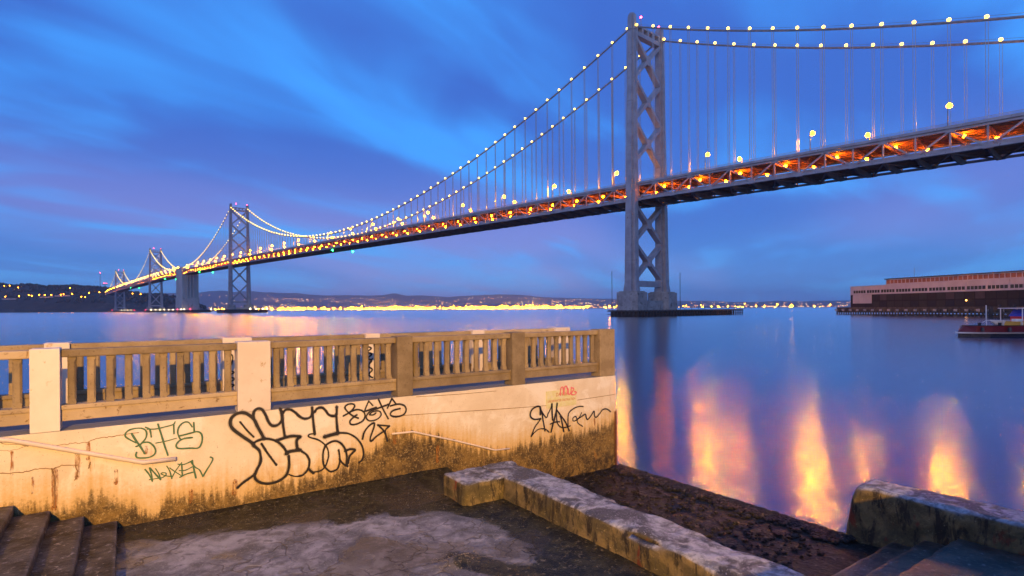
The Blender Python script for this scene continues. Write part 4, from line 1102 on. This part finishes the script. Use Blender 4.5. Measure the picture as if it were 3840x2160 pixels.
text('UNDERWATER OBSTRUCTION', sa0 + sw * .5, sz0 + sh * .38, sw * .92, REDT, sgn, .0215)
paint('graffiti', [([(1030,420),(1040,290),(1080,270),(1090,400)],24), ([(1100,400),(1110,270),(1150,250),(1170,330),(1160,400)],26), ([(1180,300),(1190,400),(1230,380),(1240,270)],26), ([(1250,280),(1290,300),(1240,400),(1300,410),(1340,370),(1300,350)],26)], (1900, 1400), 5.175, PINKP, sgn, proud=.0225)
paint('graffiti', eman, (1900, 1400), 5.175, BLACKP, pier, proud=.024, label='black scrawled tag below the warning sign', spray=MIST)
# cracks and form lines in the wall
def jag(st_, k=5):
    rr = random.Random(len(st_) * 7 + int(st_[0][0]))
    out = []
    for (x0, y0), (x1, y1) in zip(st_[:-1], st_[1:]):
        for j in range(k):
            t_ = j / k; out.append((x0 + (x1 - x0) * t_ + rr.uniform(-2.2, 2.2), y0 + (y1 - y0) * t_ + rr.uniform(-2.2, 2.2)))
    return out + [st_[-1]]
CRK = mottled('dark_crack', (.20, .11, .04), (.30, .17, .07), 10, .9)
paint('crack', [(jag(a_), w_ * .5) for a_, w_ in [([(-40,1648),(20,1665),(110,1670),(160,1675),(220,1670),(275,1662),(325,1660)],4), ([(325,1660),(370,1642),(420,1636),(460,1632),(520,1622)],5), ([(0,1690),(45,1690),(90,1674),(130,1670)],3), ([(0,1776),(85,1772),(140,1758),(195,1757),(230,1746),(290,1744)],6), ([(195,1757),(205,1800),(205,1860),(203,1900)],9), ([(285,1744),(290,1770),(280,1800)],7), ([(340,1735),(332,1755)],8)]], (0, 0), 1.0, CRK, pier, proud=.006)
RST, g = new_mat('rust_run')
pp = g.n('ShaderNodeBsdfPrincipled'); g.set(pp, 'Base Color', (.40, .15, .025)); g.set(pp, 'Roughness', .85)
tr = g.n('ShaderNodeBsdfTransparent'); ms = g.n('ShaderNodeMixShader')
gp = g.n('ShaderNodeVectorMath', operation='MULTIPLY', in_0=g.n('ShaderNodeNewGeometry').outputs['Position'], in_1=(30, 30, 7)).outputs[0]
g.set(ms, 0, g.m('MULTIPLY', g.step(g.noise(gp, 1.0, 5, .65), .36, .68), .75)); g.set(ms, 1, tr.outputs[0]); g.set(ms, 2, pp.outputs[0])
g.n('ShaderNodeOutputMaterial', in_Surface=ms.outputs[0])
paint('rust_run', [([(x, y0), (x + 1, (y0 + y1) / 2), (x - 1, y1)], w_) for x, y0, y1, w_ in ((205, 1765, 1905, 20), (290, 1700, 1790, 16), (330, 1662, 1720, 12), (122, 1790, 1850, 7), (435, 1765, 1812, 13), (45, 1695, 1780, 9), (548, 1672, 1700, 9), (1640, 1672, 1730, 12), (2228, 1570, 1605, 7), (2306, 1545, 1640, 14), (1480, 1630, 1660, 16), (715, 1840, 1880, 14), (880, 1805, 1850, 18))], (0, 0), 1.0, RST, pier, proud=.0045)
paint('form_line', [([(1480,1560),(1700,1545),(1900,1532),(2060,1520)],2.0), ([(1560,1488),(1720,1478),(1860,1466)],1.8), ([(1815,1690),(1815,1790)],2.5), ([(2042,1640),(2042,1720)],2.5), ([(2165,1500),(2310,1478)],1.8)], (0, 0), 1.0, CRK, pier, proud=.006)
# tags on the rear posts
paint('graffiti', [([(848,1320),(872,1335),(866,1370),(852,1358)],5), ([(850,1388),(878,1396),(852,1412),(880,1420),(856,1438),(878,1444),(850,1462),(880,1464)],5)], (0, 0), 1.0, BLACKP, pier, b=-1.545, proud=.004)
paint('graffiti', [([(1380,1300),(1392,1306),(1378,1320),(1394,1328),(1378,1344),(1394,1352),(1380,1372),(1396,1386),(1382,1404),(1396,1416)],6), ([(1386,1360),(1396,1344)],5)], (0, 0), 1.0, BLACKP, pier, b=-1.545, proud=.004)
# iron strap at the pier corner
IRON = mottled('rusted_iron', (.07, .022, .010), (.13, .04, .015), 12, .8)
o = MB().box(Q, A_END - .04, A_END + .01, .004, .03, Z_SLAB, on_wall(2312, 1540)[1]).build('corner_strap', IRON, pier)

# ---- landing
m, g = new_mat('landing_concrete'); LANDM = m
pos = g.n('ShaderNodeNewGeometry').outputs['Position']
att = g.n('ShaderNodeAttribute'); att.attribute_name = 'mask'; ma = att.outputs['Fac']
nl = g.noise(pos, 2.2, 7, .62, .5); nm = g.noise(pos, 7.0, 6, .6, .3); nfi = g.noise(pos, 40, 5, .6)
d = g.m('ADD', ma, g.m('MULTIPLY', g.m('SUBTRACT', nl, .5), 1.0))
wet = g.step(d, -.05, .09)
dry = g.mix(g.step(nl, .35, .65), (.12, .108, .10), (.38, .345, .32))
dry = g.mix(g.m('MULTIPLY', g.step(nm, .48, .64), .75), dry, (.13, .115, .10))
dry = g.mix(g.m('MULTIPLY', g.step(nfi, .56, .68), .5), dry, (.48, .42, .36))
vor = g.n('ShaderNodeTexVoronoi'); vor.feature = 'DISTANCE_TO_EDGE'
wrp = g.n('ShaderNodeVectorMath', operation='ADD'); nz = g.n('ShaderNodeTexNoise'); g.set(nz, 'Vector', pos); g.set(nz, 'Scale', 3.0)
vs_ = g.n('ShaderNodeVectorMath', operation='SCALE'); g.set(vs_, 0, nz.outputs['Color']); vs_.inputs['Scale'].default_value = .45
g.set(wrp, 0, pos); g.set(wrp, 1, vs_.outputs[0]); g.set(vor, 'Vector', wrp.outputs[0]); g.set(vor, 'Scale', 2.3)
crack = g.m('SUBTRACT', 1.0, g.step(vor.outputs['Distance'], .008, .030))
crack = g.m('MULTIPLY', crack, g.step(g.noise(pos, 1.3, 3, .5), .42, .54))
dry = g.mix(g.m('MULTIPLY', crack, .65), dry, (.11, .08, .045))
sp = g.step(nfi, .64, .72)
mossd = g.mix(g.step(nm, .40, .60), (.010, .010, .004), (.042, .036, .013))
mossd = g.mix(g.m('MULTIPLY', g.step(g.noise(pos, 18, 6, .7, .5), .57, .64), .85), mossd, (.22, .175, .10))
mossd = g.mix(g.m('MULTIPLY', sp, .8), mossd, (.34, .27, .17))
c = g.mix(wet, dry, mossd)
pud = g.step(g.noise(pos, .95, 4, .5, .2), .50, .60)
rough = g.m('SUBTRACT', .80, g.m('MULTIPLY', g.m('MAXIMUM', g.m('MULTIPLY', wet, .45), pud), .62))
c = g.mix(g.m('MULTIPLY', pud, .55), c, (.045, .042, .04))
b1 = g.n('ShaderNodeBump'); g.set(b1, 'Strength', .6); g.set(b1, 'Distance', .02)
g.set(b1, 'Height', g.m('SUBTRACT', g.m('ADD', g.m('MULTIPLY', nfi, g.m('ADD', .4, wet)), nm), crack))
finish(g, c, rough, b1.outputs[0], Specular_IOR_Level=.32)
dry_poly = [toq(at_level(x, y, Z_LAND)) for x, y in ((470, 2040), (640, 2025), (820, 2005), (960, 1985), (1150, 1968), (1300, 1955), (1420, 1935), (1560, 1930), (1640, 1925), (1760, 1945), (1850, 1975), (1930, 2020), (1990, 2065), (2000, 2110), (1920, 2120), (1900, 2105), (1780, 2080), (1680, 2068), (1650, 2090), (1650, 2130), (1700, 2145), (1800, 2155), (1900, 2200), (1900, 2400), (300, 2400))]
def sd_poly(x, y, P_):
    best = 1e9; ins = False; n = len(P_)
    for i in range(n):
        x0, y0 = P_[i]; x1, y1 = P_[(i + 1) % n]
        ex, ey = x1 - x0, y1 - y0; L = ex*ex + ey*ey or 1e-9
        t = max(0, min(1, ((x - x0)*ex + (y - y0)*ey) / L))
        best = min(best, math.hypot(x - x0 - ex*t, y - y0 - ey*t))
        if (y0 > y) != (y1 > y) and x < (x1 - x0) * (y - y0) / (y1 - y0) + x0: ins = not ins
    return -best if ins else best
LA0, LA1, LB1 = -.10, 4.85, 8.35
def lattr(u, v):
    a, b = LA0 + (LA1 - LA0) * u, LB1 * v
    return max(-1, min(1, sd_poly(a, b, dry_poly)))
def lpos(u, v):
    a, b = LA0 + (LA1 - LA0) * u, LB1 * v
    # the lump of shell near the frame foot
    lx, ly = LUMP
    bumpz = .07 * math.exp(-(((a - lx) / .22) ** 2 + ((b - ly) / .10) ** 2))
    return Q(a, b, Z_LAND + .010 * noise.noise((a * 1.3, b * 1.3, 1)) + bumpz + .035 * math.exp(-b / .18))
LUMP = toq(at_level(1720, 2105, Z_LAND))
o = attr_grid('landing', 110, 190, lpos, lattr, LANDM); tag(o, kind='structure', label='cracked grey concrete landing with dark wet moss at its edges')
o.data.transform(Matrix.Identity(4))
# the landing stops at a = 4.1 between the wall and the low wall: body below it
MB().box(Q, -6, 4.10, 0.03, 1.2, -1, Z_LAND - .03).build('landing_body', CONC_D).__setitem__('kind', 'structure')

# grit and broken shell lying on the landing (uncountable)
GRIT = mottled('grit_and_shell', (.10, .08, .055), (.30, .25, .20), 60, .7)
mb = MB(); r6 = random.Random(21)
for k in range(1200):
    a, b = r6.uniform(LA0 + .05, 4.75), abs(r6.gauss(0, 1)) * 1.6 + .05
    if r6.random() < .3: a, b = LUMP[0] + r6.gauss(0, .20), LUMP[1] + r6.gauss(0, .10)
    if b > 7.5 or (a > 4.1 and b < 2.0): continue
    rr = r6.uniform(.002, .008)
    bz = .07 * math.exp(-(((a - LUMP[0]) / .22) ** 2 + ((b - LUMP[1]) / .10) ** 2)) + .035 * math.exp(-b / .18)
    c_ = Q(a, b, Z_LAND + .010 * noise.noise((a * 1.3, b * 1.3, 1)) + bz + rr * .3)
    q1, q2, q3 = [r6.uniform(.6, 1.5) for _ in range(3)]
    mb.add([c_ + Vector((x * rr * q1, y * rr * q2, z * rr * q3 * .7)) for x, y, z in ((-1, 0, 0), (0, -1, 0), (1, 0, 0), (0, 1, 0), (0, 0, 1), (0, 0, -1))], [(0, 1, 4), (1, 2, 4), (2, 3, 4), (3, 0, 4), (1, 0, 5), (2, 1, 5), (3, 2, 5), (0, 3, 5)])
tag(mb.build('grit', GRIT), kind='stuff', label='pale grit and broken shell scattered over the landing', cat='grit')

# ---- left staircase going down to the landing
stair = thing('staircase', 'worn dark concrete steps descending from the left to the landing', 'stairs', Q(-2, 4, Z_LAND))
nose = -.10
def rough_box(name, fr_, dims, r=.03, amp=.012, freq=5.0, seg=.06, mat=None, parent=None, seed=0.0):
    """a worn block: rounded edges and noise, dims = (a0,a1,b0,b1,z0,z1)"""
    a0, a1, b0, b1, z0, z1 = dims
    na, nb, nz_ = [max(2, min(150, int((hi - lo) / seg))) for lo, hi in ((a0, a1), (b0, b1), (z0, z1))]
    bm_ = bmesh.new(); idx = {}
    def P_(i, j, k):
        key = (i, j, k)
        if key not in idx:
            p_ = Vector((a0 + (a1 - a0) * i / na, b0 + (b1 - b0) * j / nb, z0 + (z1 - z0) * k / nz_))
            q_ = Vector((min(max(p_.x, a0 + r), a1 - r), min(max(p_.y, b0 + r), b1 - r), min(max(p_.z, z0 + r), z1 - r)))
            d_ = p_ - q_
            nrm = d_.normalized() if d_.length > 1e-9 else Vector((0, 0, 1))
            p2 = q_ + nrm * r
            s_ = Vector((p2.x * freq + seed, p2.y * freq, p2.z * freq))
            dv = noise.noise(s_) * .6 + noise.noise(s_ * 2.3) * .3 + noise.noise(s_ * 5.1) * .18
            edge = sum(1 for c_ in (d_.x, d_.y, d_.z) if abs(c_) > 1e-6)
            chip = max(0, noise.noise(s_ * .7 + Vector((9, 0, 0)))) * amp * 3.0 if edge > 1 else 0
            p2 += nrm * (dv * amp - chip)
            idx[key] = bm_.verts.new(fr_(p2.x, p2.y, p2.z))
        return idx[key]
    def quad(a_, b_, c_, d_):
        try: bm_.faces.new((a_, b_, c_, d_))
        except ValueError: pass
    for i in range(na):
        for j in range(nb):
            quad(P_(i, j, nz_), P_(i+1, j, nz_), P_(i+1, j+1, nz_), P_(i, j+1, nz_))
    for i in range(na):
        for k in range(nz_):
            quad(P_(i, 0, k), P_(i+1, 0, k), P_(i+1, 0, k+1), P_(i, 0, k+1)); quad(P_(i, nb, k), P_(i+1, nb, k), P_(i+1, nb, k+1), P_(i, nb, k+1))
    for j in range(nb):
        for k in range(nz_):
            quad(P_(0, j, k), P_(0, j+1, k), P_(0, j+1, k+1), P_(0, j, k+1)); quad(P_(na, j, k), P_(na, j+1, k), P_(na, j+1, k+1), P_(na, j, k+1))
    bmesh.ops.recalc_face_normals(bm_, faces=bm_.faces)
    me_ = bpy.data.meshes.new(name); bm_.to_mesh(me_); bm_.free()
    me_.polygons.foreach_set('use_smooth', [True] * len(me_.polygons))
    if mat: me_.materials.append(mat)
    return link(name, me_, None, parent)
TR, RI = .345, .14
for k in range(10):
    z1 = Z_LAND + RI * (k + 1)
    rough_box('step', Q, (nose - TR * (k + 1) - .12, nose - TR * k, .012, 8.3, z1 - RI - .03, z1 - .002 * (k % 2)), .022, .009, 6.0, .055 if k < 5 else .2, CONC_D, stair, seed=k * 3.1)
MB().box(Q, -4.4, nose - .05, .03, 8.3, -1.0, Z_LAND - .04).build('stair_base', CONC_D, stair)

# ---- steps going down from the landing to the slab, between wall and low wall
st2 = thing('lower_steps', 'short dark steps between the graffiti wall and the low concrete wall', 'stairs', Q(4.6, .6, Z_SLAB))
for k in range(4):
    z1 = Z_LAND - .03 - .15 * k
    rough_box('step', Q, (4.02 + .33 * k, 4.14 + .33 * (k + 1), .02, 1.22, z1 - .25, z1), .02, .008, 6, .06, CONC_D, st2, seed=20 + k)

# ---- low walls, eroded
m, g = new_mat('eroded_sea_wall_concrete'); LOWM = m
geo = g.n('ShaderNodeNewGeometry'); pos = geo.outputs['Position']; nrm = geo.outputs['Normal']
nl = g.noise(pos, 2.6, 7, .65, .6); nm = g.noise(pos, 9, 6, .65, .4); nfi = g.noise(pos, 38, 5, .65)
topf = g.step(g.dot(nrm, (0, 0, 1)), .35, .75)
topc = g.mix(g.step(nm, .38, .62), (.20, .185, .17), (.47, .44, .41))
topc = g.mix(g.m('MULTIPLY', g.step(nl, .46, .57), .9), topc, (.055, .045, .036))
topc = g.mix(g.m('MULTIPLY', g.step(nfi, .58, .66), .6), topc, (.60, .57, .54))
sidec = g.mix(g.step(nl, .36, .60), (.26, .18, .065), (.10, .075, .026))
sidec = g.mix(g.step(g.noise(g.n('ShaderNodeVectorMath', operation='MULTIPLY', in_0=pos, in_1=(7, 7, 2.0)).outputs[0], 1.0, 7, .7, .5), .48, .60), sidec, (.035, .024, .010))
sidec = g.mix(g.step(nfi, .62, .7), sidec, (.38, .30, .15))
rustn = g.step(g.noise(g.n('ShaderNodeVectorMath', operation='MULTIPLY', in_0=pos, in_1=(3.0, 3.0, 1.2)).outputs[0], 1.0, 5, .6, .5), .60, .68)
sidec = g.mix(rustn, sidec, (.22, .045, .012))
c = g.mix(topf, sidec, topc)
b1 = g.n('ShaderNodeBump'); g.set(b1, 'Strength', .8); g.set(b1, 'Distance', .025); g.set(b1, 'Height', g.m('ADD', nm, g.m('MULTIPLY', nfi, .5)))
finish(g, c, g.m('SUBTRACT', .75, g.m('MULTIPLY', topf, .15)), b1.outputs[0])
Z_KT = EYE - 2.585
kerb = thing('low_wall', 'weathered low concrete wall with a hooked end running to the bottom edge', 'wall', Q(5.1, 4, Z_LAND))
def bent(a, b, z): return Q(a, b, z)
rough_box('wall_run', Q, (4.80, 5.46, 1.22, 8.35, Z_SLAB - .3, Z_KT), .05, .046, 2.4, .045, LOWM, kerb, seed=1.0)
rough_box('wall_hook', Q, (4.13, 4.83, 1.20, 1.94, Z_SLAB - .3, Z_KT - .012), .045, .038, 2.6, .04, LOWM, kerb, seed=5.0)
kerb2 = thing('low_wall', 'dark weathered concrete wall at the lower right above the water', 'wall', Q(9.5, 6, Z_SLAB))
Z_K2 = EYE - 2.76
def batter(a, b, z):
    k = max(0.0, min(1.0, (z - Z_SLAB) / (Z_K2 - Z_SLAB)))
    return Q(a + .02 * k, b + .16 * k * max(0, 1 - (b - 4.85) / .5), z)
rough_box('wall_run', batter, (9.25, 9.90, 4.85, 13.0, -1.0, Z_K2), .06, .034, 2.2, .05, LOWM, kerb2, seed=8.0)

# ---- seaweed covered slab
WEED = mottled('seaweed_slab', (.008, .007, .005), (.028, .021, .014), 4.0, .5, .9, 22, c3=(.11, .088, .072), s3=11.0, lo3=.57, hi3=.66, bdist=.06, spec=.25)
def spos(u, v):
    a = 5.3 + (9.22 - 5.3) * u; b = .0 + 8.35 * v
    e = max(0, (u - .86) / .14)
    ja = .06 * noise.noise((b * 3.0, 2, 0)) * e + .03 * noise.noise((b * 11, 4, 0)) * e
    z = Z_SLAB + .018 * noise.noise((a * 4, b * 4, 0)) + .012 * noise.noise((a * 12, b * 12, 4)) + .05 * e * max(0, noise.noise((a * 5, b * 5, 9)))
    return Q(a + ja, b, z)
o = attr_grid('slipway', 120, 220, spos, lambda u, v: 0.0, WEED); tag(o, kind='structure', label='dark seaweed covered concrete slab sloping to the water edge')
MB().box(Q, 5.2, 9.14, .0, 8.35, -1.0, Z_SLAB - .06).build('slipway_body', WEED).__setitem__('kind', 'structure')
# weed tufts and mussels along the edge (uncountable)
mb = MB(); r5 = random.Random(9)
for k in range(6000):
    edge = r5.random() < .62
    a = 9.2 - abs(r5.gauss(0, .14)) + .04 if edge else r5.uniform(6.2, 9.2); b = r5.uniform(.05, 5.0)
    if not edge and r5.random() < .55: continue
    rr = r5.uniform(.012, .045) * (1.2 if edge else .85)
    c_ = Q(a, b, Z_SLAB + rr * .25 + .012); sx_, sy_ = r5.uniform(.7, 1.9), r5.uniform(.7, 1.9)
    mb.add([c_ + Vector((v.x * rr * sx_, v.y * rr * sy_, v.z * rr * .8)) * r5.uniform(.7, 1.3) for v in iv], iff)
tag(mb.build('seaweed', WEED), kind='stuff', label='black seaweed and mussel clumps along the slab edge', cat='seaweed')

# ---- right steps up to the platform
st3 = thing('right_steps', 'wet brown steps rising toward the bottom right corner', 'stairs', Q(7.3, 5.9, Z_SLAB))
STEPR = mottled('brown_wet_step_concrete', (.030, .022, .014), (.12, .080, .05), 4.0, .42, .8, 18, c3=(.24, .20, .17), s3=16.0, lo3=.58, hi3=.68, bdist=.04, wear=(.22, .17, .12))
for k, b0 in enumerate((5.55, 5.94, 6.32)):
    z1 = Z_SLAB + .157 * (k + 1)
    rough_box('step', Q, (5.44, 9.27, b0, b0 + (.5 if k < 2 else 2.1), z1 - .4, z1), .02, .010, 5, .06, STEPR, st3, seed=30 + k)

# ---- promenade under and behind the camera
o = MB().box(Q, -40, 40, 8.4, 60, -1.0, Z_PROM - .002).build('promenade', CONC_P); tag(o, kind='structure')
o = MB().box(Q, -40, -3.62, .03, 8.36, -1.0, Z_PROM - .004).build('quay_terrace', CONC_P); tag(o, kind='structure')

# ---- sodium street lamp of the promenade, behind the camera
sl = thing('promenade_lamp', 'tall sodium street lamp on the promenade lighting the pier wall', 'street lamp', Q(-8.0, 31, Z_PROM))
LZ = EYE + 7.7
MB().tube([Q(-8, 31, Z_PROM), Q(-8, 31, Z_PROM + .8), Q(-8, 31, LZ + .4)], [.16, .11, .07], 10).build('pole', STEEL_D, sl, True)
MB().tube([Q(-8, 31, LZ + .35), Q(-8, 30.4, LZ + .6), Q(-8, 29.6, LZ + .6)], .05, 8).build('arm', STEEL_D, sl, True)
MB().loft([[Q(-8 + x * k, 29.3 + y * k, LZ + z) for x, y in ((-.22, -.45), (.22, -.45), (.22, .45), (-.22, .45))] for z, k in ((.42, 1), (.62, .6))]).build('hood', STEEL_D, sl)
link('bulb', lamp_mesh('promenade_bulb', emit('promenade_bulb', (1.0, .55, .16), 60), .15, 2), None, sl, T(Q(-8, 29.3, LZ + .25)))
ld = bpy.data.lights.new('lamp_light', 'POINT'); ld.energy = 64000; ld.color = (1.0, .56, .12); ld.shadow_soft_size = .18
lo = bpy.data.objects.new('lamp_light', ld); col.objects.link(lo); lo.location = Q(-8, 29.3, LZ)
lo.parent = sl; lo.matrix_parent_inverse = Matrix.Translation(-sl.location)

# ================================================================== HAZE: thin evening air over the bay
HZ, g = new_mat('bay_haze')
pv = g.n('ShaderNodeVolumePrincipled'); g.set(pv, 'Color', (.80, .82, .95)); g.set(pv, 'Density', 6.0e-5); g.set(pv, 'Anisotropy', .0)
g.n('ShaderNodeOutputMaterial', in_Volume=pv.outputs[0])
tag(MB().box(I, -40000, 40000, -200, 24000, -4, 560).build('haze', HZ), 'thin blue evening haze over the bay', 'haze', kind='stuff')
